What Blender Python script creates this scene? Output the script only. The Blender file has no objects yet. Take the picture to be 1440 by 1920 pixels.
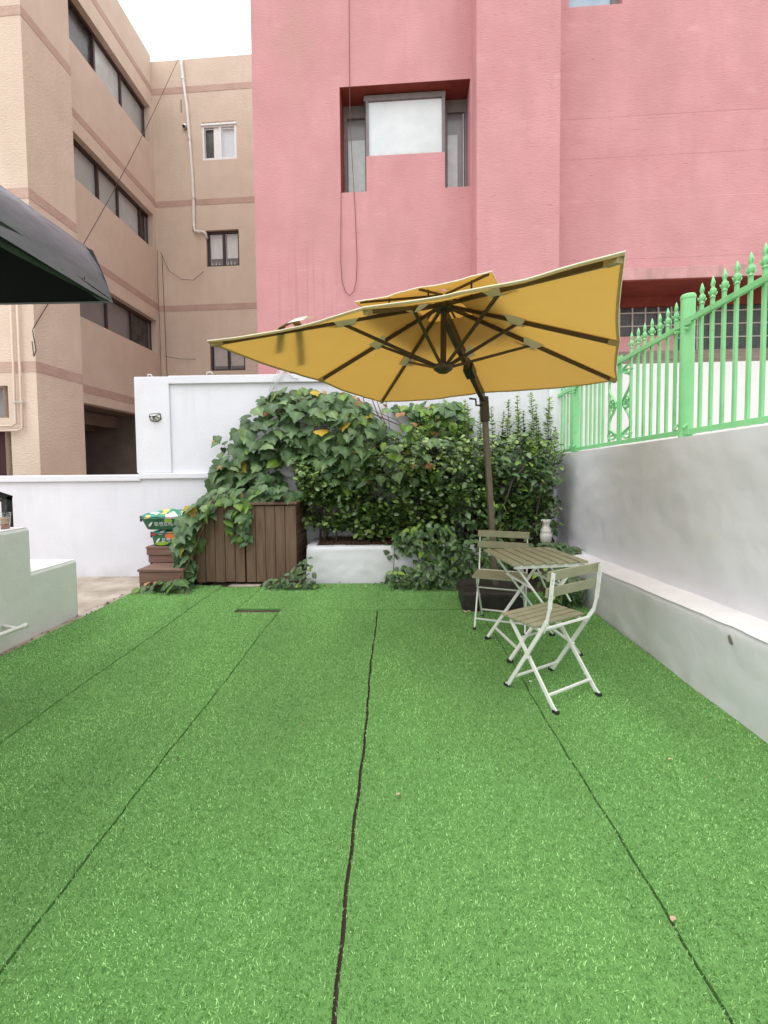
import bpy, math, random
import numpy as np
from mathutils import Vector, Matrix
random.seed(7); np.random.seed(7)
R = math.radians
S = bpy.context.scene
COL = S.collection
PI = math.pi

# ------------------------------------------------------------------ camera, light, exposure
cam_d = bpy.data.cameras.new('camera'); cam = bpy.data.objects.new('camera', cam_d); COL.objects.link(cam)
cam_d.sensor_fit = 'HORIZONTAL'; cam_d.sensor_width = 36.0; cam_d.lens = 36.0 * 800 / 1440
cam_d.shift_y = -52 / 1440; cam_d.clip_start = 0.05; cam_d.clip_end = 2000
pit, yaw, rol = R(2.4336), R(-1.0976), 0.010
fw = Vector((math.sin(yaw) * math.cos(pit), math.cos(yaw) * math.cos(pit), -math.sin(pit)))
rt = fw.cross(Vector((0, 0, 1))).normalized(); up = rt.cross(fw)
r2 = math.cos(rol) * rt - math.sin(rol) * up; u2 = math.sin(rol) * rt + math.cos(rol) * up
m3 = Matrix((r2, u2, -fw)).transposed()
cam.matrix_world = Matrix.Translation((0, 0, 1.38)) @ m3.to_4x4()
S.camera = cam

SUN_EL, SUN_AZ = 62, 222           # bright overcast, the brightest part of the sky behind the camera
w = bpy.data.worlds.new('World'); S.world = w; w.use_nodes = True
nt = w.node_tree; nt.nodes.clear()
sky = nt.nodes.new('ShaderNodeTexSky'); sky.sky_type = 'NISHITA'; sky.sun_disc = False
sky.sun_elevation = R(SUN_EL); sky.sun_rotation = R(SUN_AZ)
sky.air_density = 1.0; sky.dust_density = 6.0; sky.ozone_density = 1.0
hs = nt.nodes.new('ShaderNodeHueSaturation'); hs.inputs['Saturation'].default_value = 0.10
bg = nt.nodes.new('ShaderNodeBackground'); bg.inputs['Strength'].default_value = 0.15
wo = nt.nodes.new('ShaderNodeOutputWorld')
cl_ = nt.nodes.new('ShaderNodeMix'); cl_.data_type = 'RGBA'; cl_.inputs[0].default_value = 0.85      # closed, even cloud cover
tcw = nt.nodes.new('ShaderNodeTexCoord'); sxw = nt.nodes.new('ShaderNodeSeparateXYZ'); mrw = nt.nodes.new('ShaderNodeMapRange')
mrw.inputs[1].default_value = 0; mrw.inputs[2].default_value = 1; mrw.inputs[3].default_value = 1/3; mrw.inputs[4].default_value = 1   # standard overcast sky: zenith three times the horizon
vmw = nt.nodes.new('ShaderNodeVectorMath'); vmw.operation = 'SCALE'; vmw.inputs[0].default_value = (13.0, 13.1, 13.4)
nt.links.new(tcw.outputs['Generated'], sxw.inputs[0]); nt.links.new(sxw.outputs[2], mrw.inputs[0]); nt.links.new(mrw.outputs[0], vmw.inputs['Scale']); nt.links.new(vmw.outputs[0], cl_.inputs[7])
nt.links.new(sky.outputs[0], hs.inputs['Color']); nt.links.new(hs.outputs[0], cl_.inputs[6]); nt.links.new(cl_.outputs[2], bg.inputs[0]); nt.links.new(bg.outputs[0], wo.inputs[0])
sd = bpy.data.lights.new('sun', 'SUN'); sd.energy = 0.6; sd.angle = R(50); sd.color = (1.0, 0.975, 0.94)
sun = bpy.data.objects.new('sun', sd); COL.objects.link(sun)
az, el = R(SUN_AZ), R(SUN_EL)
sdir = Vector((math.sin(az) * math.cos(el), math.cos(az) * math.cos(el), math.sin(el)))
sun.rotation_euler = sdir.to_track_quat('Z', 'Y').to_euler(); sun.location = sdir * 30
S.view_settings.view_transform = 'Standard'; S.view_settings.look = 'None'
S.view_settings.exposure = 0.6; S.view_settings.gamma = 1.0; S.view_settings.use_curve_mapping = False
S.render.engine = 'CYCLES'; S.cycles.use_denoising = True
S.cycles.max_bounces = 8; S.cycles.diffuse_bounces = 4; S.cycles.transmission_bounces = 6; S.cycles.transparent_max_bounces = 8

# ------------------------------------------------------------------ helpers
ORG = {}

class MB:
    def __init__(s): s.v = []; s.f = []; s.mi = []
    def add(s, vs, fs, mi=0):
        n = len(s.v); s.v += [tuple(p) for p in vs]; s.f += [tuple(i + n for i in f) for f in fs]; s.mi += [mi] * len(fs)
    def box(s, a, b, mi=0):
        x0, y0, z0 = a; x1, y1, z1 = b
        s.add([(x0,y0,z0),(x1,y0,z0),(x1,y1,z0),(x0,y1,z0),(x0,y0,z1),(x1,y0,z1),(x1,y1,z1),(x0,y1,z1)],
              [(0,3,2,1),(4,5,6,7),(0,1,5,4),(1,2,6,5),(2,3,7,6),(3,0,4,7)], mi)
        return s
    def hexa(s, p, mi=0):        # 8 corners, bottom ring then top ring
        s.add(p, [(0,3,2,1),(4,5,6,7),(0,1,5,4),(1,2,6,5),(2,3,7,6),(3,0,4,7)], mi); return s
    def bar(s, p, q, wx, wy, upv=(0,0,1), mi=0):   # rectangular bar between p and q
        p, q = Vector(p), Vector(q); d = (q - p).normalized(); u = Vector(upv)
        if abs(d.dot(u)) > .98: u = Vector((0,1,0))
        x = d.cross(u).normalized(); y = x.cross(d).normalized()
        x *= wx / 2; y *= wy / 2
        s.hexa([p-x-y, p+x-y, p+x+y, p-x+y, q-x-y, q+x-y, q+x+y, q-x+y], mi); return s
    def tube(s, pts, r, n=8, cap=True, mi=0):
        pts = [Vector(p) for p in pts]; rs = r if isinstance(r, (list, tuple)) else [r] * len(pts)
        base = len(s.v); prev = None
        for i, p in enumerate(pts):
            d = (pts[min(i+1, len(pts)-1)] - pts[max(i-1, 0)]).normalized()
            if prev is None:
                u = Vector((0,0,1)) if abs(d.z) < .9 else Vector((1,0,0))
                x = d.cross(u).normalized()
            else:
                x = (prev - d * prev.dot(d)).normalized()
            prev = x; y = d.cross(x)
            for k in range(n):
                a = 2 * PI * k / n
                s.v.append(tuple(p + (x * math.cos(a) + y * math.sin(a)) * rs[i]))
        for i in range(len(pts) - 1):
            for k in range(n):
                a, b = base + i*n + k, base + i*n + (k+1) % n
                s.f.append((a, b, b + n, a + n)); s.mi.append(mi)
        if cap:
            s.f.append(tuple(base + k for k in reversed(range(n)))); s.mi.append(mi)
            s.f.append(tuple(base + (len(pts)-1)*n + k for k in range(n))); s.mi.append(mi)
        return s
    def lathe(s, c, prof, n=16, mi=0):
        cx, cy, cz = c; base = len(s.v)
        for r, z in prof:
            for k in range(n):
                a = 2*PI*k/n; s.v.append((cx + r*math.cos(a), cy + r*math.sin(a), cz + z))
        for i in range(len(prof)-1):
            for k in range(n):
                a, b = base+i*n+k, base+i*n+(k+1)%n
                s.f.append((a, b, b+n, a+n)); s.mi.append(mi)
        s.f.append(tuple(base+k for k in reversed(range(n)))); s.mi.append(mi)
        s.f.append(tuple(base+(len(prof)-1)*n+k for k in range(n))); s.mi.append(mi)
        return s
    def panel(s, o, u, v, n, W, H, holes, depth, mi=0, rev=0):
        o, u, v, n = Vector(o), Vector(u), Vector(v), Vector(n)
        us = sorted(set([0, W] + [h[0] for h in holes] + [h[2] for h in holes]))
        vs = sorted(set([0, H] + [h[1] for h in holes] + [h[3] for h in holes]))
        us = [x for x in us if 0 <= x <= W]; vs = [x for x in vs if 0 <= x <= H]
        def hole(i, j):
            if not (0 <= i < len(us)-1 and 0 <= j < len(vs)-1): return False
            a, b = (us[i]+us[i+1])/2, (vs[j]+vs[j+1])/2
            return any(h[0] < a < h[2] and h[1] < b < h[3] for h in holes)
        P = lambda a, b, d=0: o + u*a + v*b - n*d
        for i in range(len(us)-1):
            for j in range(len(vs)-1):
                a0, a1, b0, b1 = us[i], us[i+1], vs[j], vs[j+1]
                if not hole(i, j):
                    s.add([P(a0,b0),P(a1,b0),P(a1,b1),P(a0,b1)], [(0,1,2,3)], mi); continue
                if not hole(i-1, j): s.add([P(a0,b0),P(a0,b1),P(a0,b1,depth),P(a0,b0,depth)], [(0,1,2,3)], rev)
                if not hole(i+1, j): s.add([P(a1,b0),P(a1,b0,depth),P(a1,b1,depth),P(a1,b1)], [(0,1,2,3)], rev)
                if not hole(i, j-1): s.add([P(a0,b0),P(a0,b0,depth),P(a1,b0,depth),P(a1,b0)], [(0,1,2,3)], rev)
                if not hole(i, j+1): s.add([P(a0,b1),P(a1,b1),P(a1,b1,depth),P(a0,b1,depth)], [(0,1,2,3)], rev)
        return s
    def build(s, name, mats, parent=None, smooth=False, bevel=0, local=False, auto=None):
        me = bpy.data.meshes.new(name)
        off = Vector((0,0,0))
        if parent is not None and not local: off = Vector(ORG.get(parent.name, (0,0,0)))
        me.from_pydata([(a-off.x, b-off.y, c-off.z) for a, b, c in s.v], [], s.f)
        mats = mats if isinstance(mats, (list, tuple)) else [mats]
        for m in mats: me.materials.append(m)
        if len(mats) > 1: me.polygons.foreach_set('material_index', s.mi)
        if smooth: me.polygons.foreach_set('use_smooth', [True]*len(me.polygons))
        me.update()
        o = bpy.data.objects.new(name, me); COL.objects.link(o)
        if parent is not None: o.parent = parent; ORG[o.name] = ORG.get(parent.name, (0,0,0))
        if bevel:
            b = o.modifiers.new('bevel', 'BEVEL'); b.width = bevel; b.segments = 2; b.limit_method = 'ANGLE'
        return o

def tag(o, label=None, cat=None, group=None, kind=None):
    if label: o['label'] = label
    if cat: o['category'] = cat
    if group: o['group'] = group
    if kind: o['kind'] = kind
    return o
def thing(name, label, cat, loc=(0,0,0), rotz=0, group=None):
    o = bpy.data.objects.new(name, None); COL.objects.link(o); o.location = loc; o.rotation_euler = (0,0,rotz)
    o.empty_display_size = .1
    ORG[o.name] = loc if rotz == 0 else (0,0,0)
    return tag(o, label, cat, group)
def link_copy(o, parent):
    c = o.copy(); COL.objects.link(c); c.parent = parent
    for k in ('label','category','group'):
        if k in c: pass
    for ch in list(o.children): link_copy(ch, c)
    return c
def inst(name, me, parent, mw=None):
    o = bpy.data.objects.new(name, me); COL.objects.link(o); o.parent = parent
    if mw is not None: o.matrix_local = mw
    return o
def at(px, py, Y):       # a point of the place at distance Y along the yard
    return Vector(((px - 735 - .019*0) * Y / 800 - (py - 874) * .010 * Y / 800 * 0, Y, 1.38 - (py - 874 + (px - 735) * .0095) * Y / 800))

# ------------------------------------------------------------------ materials
def mat(name, c1, c2=None, scale=4, rough=.7, bump=0, bscale=40, stretch=(1,1,1), bstretch=(1,1,1), metallic=0, spec=.4,
        detail=5, transl=0, lo=.35, hi=.65, bdist=.01, island=None, tcol=None, coat=0):
    m = bpy.data.materials.new(name); m.use_nodes = True; t = m.node_tree; N = t.nodes; L = t.links
    b = N['Principled BSDF']; b.inputs['Roughness'].default_value = rough; b.inputs['Metallic'].default_value = metallic
    b.inputs['Specular IOR Level'].default_value = spec; b.inputs['Base Color'].default_value = (*c1, 1)
    b.inputs['Coat Weight'].default_value = coat
    tc = N.new('ShaderNodeTexCoord'); src = None
    if c2 is not None:
        if island:
            g = N.new('ShaderNodeNewGeometry'); oi = N.new('ShaderNodeObjectInfo')
            ad = N.new('ShaderNodeMath'); ad.operation = 'ADD'; fr = N.new('ShaderNodeMath'); fr.operation = 'FRACT'
            L.new(g.outputs['Random Per Island'], ad.inputs[0]); L.new(oi.outputs['Random'], ad.inputs[1]); L.new(ad.outputs[0], fr.inputs[0])
            fac = fr.outputs[0]; lo, hi = 0, 1
        else:
            mp = N.new('ShaderNodeMapping'); mp.inputs['Scale'].default_value = stretch
            nz = N.new('ShaderNodeTexNoise'); nz.inputs['Scale'].default_value = scale; nz.inputs['Detail'].default_value = detail
            nz.inputs['Roughness'].default_value = .62
            L.new(tc.outputs['Object'], mp.inputs[0]); L.new(mp.outputs[0], nz.inputs['Vector']); fac = nz.outputs['Fac']
        cr = N.new('ShaderNodeValToRGB'); e = cr.color_ramp.elements
        e[0].position = lo; e[0].color = (*c1, 1); e[1].position = hi; e[1].color = (*c2, 1)
        if island and isinstance(island, (list, tuple)):
            for p, c in island:
                k = e.new(p); k.color = (*c, 1)
        L.new(fac, cr.inputs[0]); src = cr.outputs[0]; L.new(src, b.inputs['Base Color'])
    if bump:
        mp2 = N.new('ShaderNodeMapping'); mp2.inputs['Scale'].default_value = bstretch
        n2 = N.new('ShaderNodeTexNoise'); n2.inputs['Scale'].default_value = bscale; n2.inputs['Detail'].default_value = 4
        bp = N.new('ShaderNodeBump'); bp.inputs['Strength'].default_value = bump; bp.inputs['Distance'].default_value = bdist
        L.new(tc.outputs['Object'], mp2.inputs[0]); L.new(mp2.outputs[0], n2.inputs['Vector'])
        L.new(n2.outputs['Fac'], bp.inputs['Height']); L.new(bp.outputs[0], b.inputs['Normal'])
    if transl:
        tr = N.new('ShaderNodeBsdfTranslucent'); mx = N.new('ShaderNodeMixShader'); mx.inputs[0].default_value = transl
        tr.inputs[0].default_value = (*(tcol or c1), 1)
        if src is not None and tcol is None: L.new(src, tr.inputs[0])
        out = N['Material Output']; L.new(b.outputs[0], mx.inputs[1]); L.new(tr.outputs[0], mx.inputs[2]); L.new(mx.outputs[0], out.inputs[0])
    return m

def overlay(m, col, scale, stretch, lo, hi, amount, detail=3, box=None):
    """lay marks of another colour (wear, stains, chips) over a material's base colour, optionally inside a box"""
    t = m.node_tree; N = t.nodes; L = t.links; b = N['Principled BSDF']
    tc = N.new('ShaderNodeTexCoord'); mp = N.new('ShaderNodeMapping'); mp.inputs['Scale'].default_value = stretch
    nz = N.new('ShaderNodeTexNoise'); nz.inputs['Scale'].default_value = scale; nz.inputs['Detail'].default_value = detail
    mr = N.new('ShaderNodeMapRange'); mr.inputs[1].default_value = lo; mr.inputs[2].default_value = hi; mr.inputs[4].default_value = amount
    mx = N.new('ShaderNodeMix'); mx.data_type = 'RGBA'; mx.inputs[7].default_value = (*col, 1)
    L.new(tc.outputs['Object'], mp.inputs[0]); L.new(mp.outputs[0], nz.inputs['Vector']); L.new(nz.outputs['Fac'], mr.inputs[0])
    fac = mr.outputs[0]
    if box:
        sx = N.new('ShaderNodeSeparateXYZ'); L.new(tc.outputs['Object'], sx.inputs[0])
        for ax, a, c, s in box:       # axis, centre, half width, softness
            su = N.new('ShaderNodeMath'); su.operation = 'SUBTRACT'; su.inputs[1].default_value = a; L.new(sx.outputs[ax], su.inputs[0])
            ab = N.new('ShaderNodeMath'); ab.operation = 'ABSOLUTE'; L.new(su.outputs[0], ab.inputs[0])
            r_ = N.new('ShaderNodeMapRange'); r_.inputs[1].default_value = c + s; r_.inputs[2].default_value = c - s; L.new(ab.outputs[0], r_.inputs[0])
            mu = N.new('ShaderNodeMath'); mu.operation = 'MULTIPLY'; L.new(fac, mu.inputs[0]); L.new(r_.outputs[0], mu.inputs[1]); fac = mu.outputs[0]
    L.new(fac, mx.inputs[0])
    old = b.inputs['Base Color'].links
    if old: L.new(old[0].from_socket, mx.inputs[6])
    else: mx.inputs[6].default_value = b.inputs['Base Color'].default_value
    L.new(mx.outputs[2], b.inputs['Base Color'])
    return m

M = {}
M['tan'] = mat('tan_stucco', (.60,.49,.395), (.66,.545,.445), scale=1.3, rough=.92, bump=.42, bscale=20, bstretch=(1,1,2.6), spec=.2, bdist=.03)
overlay(M['tan'], (.585,.47,.39), 3.0, (1.5,1.5,.25), .5, .75, .5)
overlay(M['tan'], (.30,.19,.11), 5, (3,3,.3), .3, .55, .8, box=[(0,-6.07,.10,.05),(1,7.25,.10,.05),(2,3.25,.55,.2)])
M['band'] = mat('brown_band', (.46,.32,.265), (.52,.37,.31), scale=3, rough=.9, bump=.6, bscale=16, bstretch=(1,1,2.6), spec=.2, bdist=.02)
M['pink'] = mat('pink_stucco', (.535,.262,.275), (.60,.31,.322), scale=.9, rough=.92, bump=.45, bscale=22, bstretch=(.6,.6,2), spec=.2, bdist=.015)
overlay(M['pink'], (.47,.25,.245), 1.1, (1,1,.55), .45, .72, .55)
overlay(M['pink'], (.30,.12,.13), 4.6, (1,1,6), .675, .73, .45, detail=6)
overlay(M['pink'], (.66,.40,.39), 2.6, (1,1,2.2), .62, .8, .4, detail=6)
overlay(M['pink'], (.42,.16,.17), 5, (3.2,3.2,.06), .52, .68, .38, box=[(0,-1.65,.55,.25),(2,4.9,.8,.35)])
overlay(M['pink'], (.46,.235,.24), 2.6, (1.6,1.6,.22), .52, .76, .30, detail=7)
overlay(M['pink'], (.46,.27,.24), 2, (.7,.7,.5), .4, .62, .5, box=[(0,-1.9,.9,.5),(2,9.6,1.1,.6)])
M['pinkd'] = mat('stained_pink_ledge', (.50,.27,.265), (.58,.33,.325), scale=3, rough=.92, bump=.4, bscale=30)
overlay(M['pinkd'], (.27,.19,.175), 5, (1,1,.25), .45, .7, .6, detail=7)
M['red'] = mat('maroon_soffit', (.17,.028,.02), (.23,.045,.03), scale=3, rough=.8)
M['maroon'] = mat('dark_maroon_door', (.05,.008,.012), rough=.5)
M['white'] = mat('white_paint', (.68,.685,.735), (.725,.73,.78), scale=1.6, rough=.75, bump=.35, bscale=26, spec=.3, bdist=.008)
overlay(M['white'], (.60,.60,.615), 2.2, (1,1,.3), .55, .8, .5)
M['grey'] = mat('silver_grey_paint', (.765,.76,.82), (.80,.795,.85), scale=1.1, rough=.36, bump=.35, bscale=6, spec=.6, bdist=.025)
overlay(M['grey'], (.78,.775,.775), 3.5, (1,.6,1.8), .58, .74, .6, detail=6)
M['ledge'] = mat('white_ledge_paint', (.74,.73,.73), (.80,.79,.79), scale=3, rough=.6, bump=.5, bscale=9, bdist=.02)
M['step'] = mat('stepped_wall_paint', (.66,.68,.66), (.72,.74,.72), scale=1.5, rough=.55, bump=.5, bscale=9, bdist=.015)  # grey-green bounce from the turf tinted into the white wall's sides
overlay(M['step'], (.50,.52,.50), 3, (.8,.8,1.5), .58, .75, .5, detail=6)
M['steptop'] = mat('step_top_lit', (.78,.78,.78), (.82,.82,.82), scale=4, rough=.6, bump=.4, bscale=14)  # lighter copy of the wall colour, skylight on the tops painted in
M['concrete'] = mat('old_concrete', (.30,.25,.20), (.50,.44,.37), scale=2.5, rough=.92, bump=.5, bscale=40, detail=9)
overlay(M['concrete'], (.24,.19,.145), 2.2, (1,1.3,1), .5, .66, .75, detail=9)
M['deck'] = mat('dark_deck_boards', (.055,.032,.028), (.085,.05,.042), scale=6, rough=.85)
M['turfbase'] = mat('turf_backing', (.11,.26,.065), (.15,.33,.09), scale=60, rough=.9, bump=.6, bscale=300)
M['turfedge'] = mat('turf_rubber_edge', (.02,.02,.02), (.04,.035,.03), scale=40, rough=.9)
GRIME = (.36,.32,.27)
overlay(M['white'], GRIME, 5, (1,1,.6), .35, .7, .55, box=[(2,-.10,.16,.12)])
overlay(M['white'], (.50,.50,.50), 6, (1.6,1.6,.10), .52, .74, .22, box=[(2,2.35,.25,.2)])
overlay(M['white'], (.50,.50,.49), 6, (1.6,1.6,.10), .52, .74, .22, box=[(2,1.12,.16,.12)])
overlay(M['step'], GRIME, 5, (1,1,.6), .35, .7, .6, box=[(2,-.06,.10,.10)])
overlay(M['grey'], (.45,.43,.39), 5, (1,1,.6), .35, .7, .5, box=[(2,-.04,.10,.08)])
# grass: per blade colour with broad worn patches
def grassmat():
    m = mat('artificial_grass', (.10,.235,.062), (.58,.88,.40), rough=.42, spec=.35, transl=.22,
            island=[(.25,(.19,.39,.115)), (.55,(.325,.595,.20)), (.85,(.46,.76,.30))])
    t = m.node_tree; N = t.nodes; L = t.links; b = N['Principled BSDF']
    cr = [n for n in N if n.type == 'VALTORGB'][0]
    tc = N.new('ShaderNodeTexCoord'); nz = N.new('ShaderNodeTexNoise'); nz.inputs['Scale'].default_value = 1.15; nz.inputs['Detail'].default_value = 6
    mp = N.new('ShaderNodeMapping'); mp.inputs['Scale'].default_value = (1.6,.55,1)
    mr = N.new('ShaderNodeMapRange'); mr.inputs[1].default_value = .3; mr.inputs[2].default_value = .7; mr.inputs[3].default_value = .72; mr.inputs[4].default_value = 1.24
    hv = N.new('ShaderNodeHueSaturation'); L.new(tc.outputs['Object'], mp.inputs[0]); L.new(mp.outputs[0], nz.inputs[0]); L.new(nz.outputs[0], mr.inputs[0])
    L.new(mr.outputs[0], hv.inputs['Value']); L.new(cr.outputs[0], hv.inputs['Color']); L.new(hv.outputs[0], b.inputs['Base Color'])
    tr = [n for n in N if n.type == 'BSDF_TRANSLUCENT'][0]; L.new(hv.outputs[0], tr.inputs[0])
    return m
M['grass'] = grassmat()
overlay(M['grass'], (.16,.24,.08), 1.9, (1,.8,1), .60, .76, .45, detail=7)
overlay(M['grass'], (.10,.12,.06), 7, (1,1,1), .66, .74, .5, detail=5)
M['wood'] = mat('brown_stained_wood', (.14,.083,.058), (.205,.127,.09), scale=5, rough=.55, bump=.35, bscale=30, stretch=(6,6,.5), bstretch=(6,6,.4), spec=.3)
overlay(M['wood'], (.26,.16,.11), 14, (3,3,.25), .68, .76, .7, detail=6)
M['woodh'] = mat('brown_wood_sideways', (.105,.06,.043), (.175,.105,.075), scale=5, rough=.6, bump=.35, bscale=30, stretch=(6,.5,6), bstretch=(6,.4,6), spec=.3)
M['compo'] = mat('composite_step_board', (.17,.095,.07), (.22,.13,.10), scale=6, rough=.7, stretch=(.5,6,6), bump=.2, bscale=60, bstretch=(.5,6,6))
M['dark'] = mat('dark_gap', (.012,.01,.009), rough=.9)
M['slat'] = mat('taupe_slat', (.275,.268,.172), (.32,.312,.205), scale=9, rough=.6, stretch=(1,1,1), bump=.15, bscale=120)
M['wmetal'] = mat('white_powder_metal', (.76,.76,.72), (.80,.80,.77), scale=20, rough=.4, spec=.5)
M['rubber'] = mat('black_rubber', (.018,.018,.02), (.03,.03,.03), scale=20, rough=.55)
M['weight'] = mat('dark_plastic_weight', (.022,.017,.017), (.04,.032,.03), scale=14, rough=.5, bump=.3, bscale=90)
overlay(M['weight'], (.13,.115,.10), 30, (1,1,1), .66, .75, .7, detail=6)
M['bronze'] = mat('bronze_metal', (.058,.042,.03), (.075,.055,.04), scale=9, rough=.42, metallic=.3, spec=.5)
M['mast'] = mat('mast_metal', (.17,.135,.105), (.20,.16,.13), scale=9, rough=.45, metallic=.3, spec=.5)
M['canopy'] = mat('mustard_canopy_cloth', (.66,.50,.235), (.70,.535,.26), scale=3, rough=.9, bump=.35, bscale=6, bdist=.03, transl=.52, tcol=(.47,.27,.05), spec=.1)
M['hem'] = mat('canopy_hem', (.60,.46,.22), (.66,.51,.25), scale=8, rough=.9, transl=.25)
M['edging'] = mat('lit_cloth_edge', (.72,.65,.47), (.78,.72,.55), scale=8, rough=.9)  # cream tone paints the bright, sky-lit outer face of the cloth
M['strap'] = mat('canopy_strap', (.34,.27,.13), (.38,.30,.15), scale=8, rough=.9)
M['pocket'] = mat('pale_cloth_pocket', (.70,.66,.56), (.76,.72,.63), scale=12, rough=.9, transl=.3, tcol=(.6,.52,.38))
M['fence'] = mat('light_green_paint', (.21,.57,.245), (.26,.63,.295), scale=3, rough=.42, spec=.5, bump=.12, bscale=60)
overlay(M['fence'], (.15,.45,.17), 9, (1,1,.5), .60, .72, .6)
overlay(M['fence'], (.30,.24,.16), 26, (1,1,.6), .70, .73, .7, detail=4)
M['glass'] = mat('sky_sheen_glass', (.32,.35,.345), (.42,.45,.44), scale=.5, rough=.12, spec=.6)  # grey glass, base raised to carry the pale sky reflection
M['glass2'] = mat('dull_window_glass', (.17,.165,.17), (.24,.235,.24), scale=.7, rough=.18, spec=.6)
M['glassdk'] = mat('dark_block_glass', (.028,.026,.027), (.065,.06,.062), scale=5, rough=.25, spec=.5, bump=.3, bscale=24)
M['frost'] = mat('frosted_pane', (.55,.61,.63), (.64,.68,.70), scale=2.5, rough=.35, spec=.5)
M['frostg'] = mat('frosted_green_pane', (.42,.47,.47), (.52,.56,.56), scale=6, rough=.22, spec=.6, detail=8)  # frosted pane colour, lightened to include the sky's reflection
overlay(M['frost'], (.42,.46,.40), 5, (1,1,1.5), .3, .65, .6, box=[(2,7.60,.05,.05)])
M['curtain'] = mat('white_curtain', (.58,.58,.58), (.70,.70,.70), scale=5, rough=.9, stretch=(8,1,.6))
M['framedk'] = mat('brown_window_frame', (.045,.028,.026), (.065,.04,.038), scale=6, rough=.5)
M['framewt'] = mat('white_window_frame', (.74,.74,.74), (.80,.80,.80), scale=6, rough=.4)
M['framegy'] = mat('grey_window_frame', (.16,.14,.14), (.2,.18,.175), scale=6, rough=.5)
M['mull'] = mat('grey_mullion', (.42,.38,.35), (.5,.46,.43), scale=8, rough=.7)
M['pvc'] = mat('white_plastic_pipe', (.70,.68,.64), (.78,.76,.73), scale=6, rough=.45)
M['cable'] = mat('dark_cable', (.05,.03,.03), rough=.6)
M['cabler'] = mat('maroon_cable', (.11,.035,.04), rough=.6)
M['wire'] = mat('pale_wire', (.55,.55,.56), (.7,.7,.7), scale=20, rough=.4)
M['black'] = mat('black_metal', (.015,.015,.017), (.025,.025,.028), scale=12, rough=.35, spec=.5)
M['awning'] = mat('charcoal_awning_cloth', (.13,.142,.16), (.15,.162,.18), scale=2, rough=.36, spec=.5, bump=.3, bscale=2.2, bstretch=(.5,1,2.5), bdist=.10)
M['awnblk'] = mat('awning_inner_shade', (.004,.006,.005), rough=.9, spec=.05)  # near black: shade inside the closed awning put into the colour
M['awnin'] = mat('green_awning_lining', (.012,.03,.018), (.02,.045,.026), scale=5, rough=.7)
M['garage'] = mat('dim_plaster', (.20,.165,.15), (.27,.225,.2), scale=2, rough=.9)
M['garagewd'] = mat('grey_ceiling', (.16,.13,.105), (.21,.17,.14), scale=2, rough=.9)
M['beige'] = mat('beige_beam', (.36,.29,.2), (.42,.34,.25), scale=3, rough=.8)
M['mulch'] = mat('bark_mulch', (.035,.02,.014), (.16,.095,.065), scale=40, rough=.95, bump=1, bscale=60, lo=.35, hi=.7)
M['soil'] = mat('soil', (.04,.028,.02), (.085,.06,.042), scale=18, rough=.95, bump=.8, bscale=50)
M['bark'] = mat('bark', (.055,.04,.03), (.11,.085,.065), scale=20, rough=.9, bump=.5, bscale=60)
M['stem'] = mat('vine_stem', (.10,.055,.035), (.20,.12,.075), scale=20, rough=.8)
M['gstem'] = mat('green_stem', (.10,.16,.045), (.16,.22,.07), scale=20, rough=.7)
M['ivy'] = mat('ivy_leaf', (.038,.085,.028), (.15,.235,.085), rough=.46, spec=.42, transl=.07, island=[(.4,(.066,.13,.044)), (.8,(.092,.165,.056))])
M['ivyb'] = mat('bright_ivy_leaf', (.11,.22,.03), (.20,.33,.05), rough=.45, spec=.4, transl=.3, island=[(.5,(.14,.25,.04))])
M['yel'] = mat('yellow_leaf', (.42,.30,.03), (.62,.42,.05), rough=.55, spec=.3, transl=.3, island=[(.5,(.34,.30,.04))])
M['dry'] = mat('dry_leaf', (.24,.11,.05), (.48,.29,.15), rough=.8, spec=.2, transl=.2, island=[(.5,(.32,.18,.09))])
M['hedge'] = mat('hedge_leaf', (.030,.07,.015), (.27,.38,.10), rough=.32, spec=.6, transl=.08, island=[(.35,(.062,.125,.027)), (.75,(.15,.25,.056))])
M['hedgen'] = mat('new_hedge_leaf', (.18,.31,.05), (.33,.48,.09), rough=.36, spec=.5, transl=.18, island=[(.5,(.19,.33,.055))])
M['broad'] = mat('undergrowth_leaf', (.03,.075,.02), (.14,.225,.08), rough=.38, spec=.5, transl=.08, island=[(.5,(.062,.128,.038))])
M['greyleaf'] = mat('greyish_leaf', (.07,.12,.055), (.14,.20,.10), rough=.5, spec=.4, transl=.2, island=[(.5,(.095,.155,.075))])
M['baggreen'] = mat('green_bag_cloth', (.006,.105,.045), (.01,.15,.07), scale=4, rough=.4, spec=.5, bump=.3, bscale=14, bdist=.02)
M['bagwhite'] = mat('white_bag_print', (.75,.74,.73), (.80,.78,.78), scale=6, rough=.4)
M['bagpink'] = mat('pink_bag_print', (.72,.50,.46), (.78,.62,.58), scale=6, rough=.4)
M['bagyel'] = mat('yellow_bag_print', (.75,.55,.12), (.78,.62,.25), scale=6, rough=.4)
M['bagor'] = mat('orange_bag_print', (.70,.15,.04), (.75,.22,.07), scale=6, rough=.4)
M['baglime'] = mat('lime_bag_print', (.25,.42,.03), (.32,.5,.06), scale=6, rough=.4)
M['teal'] = mat('teal_bag_cloth', (.01,.20,.13), (.03,.30,.21), scale=6, rough=.35, spec=.5, bump=.3, bscale=12, bdist=.02)
M['ceramic'] = mat('white_ceramic', (.60,.58,.54), (.72,.70,.67), scale=9, rough=.35)
M['lampglass'] = mat('lamp_glass', (.55,.52,.42), (.65,.62,.52), scale=9, rough=.15, spec=.6)
M['lampmirror'] = mat('lamp_back_glass', (.45,.44,.43), (.6,.59,.58), scale=9, rough=.2, spec=.6)
M['graffiti'] = mat('red_paint_mark', (.30,.06,.045), rough=.8)
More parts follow.
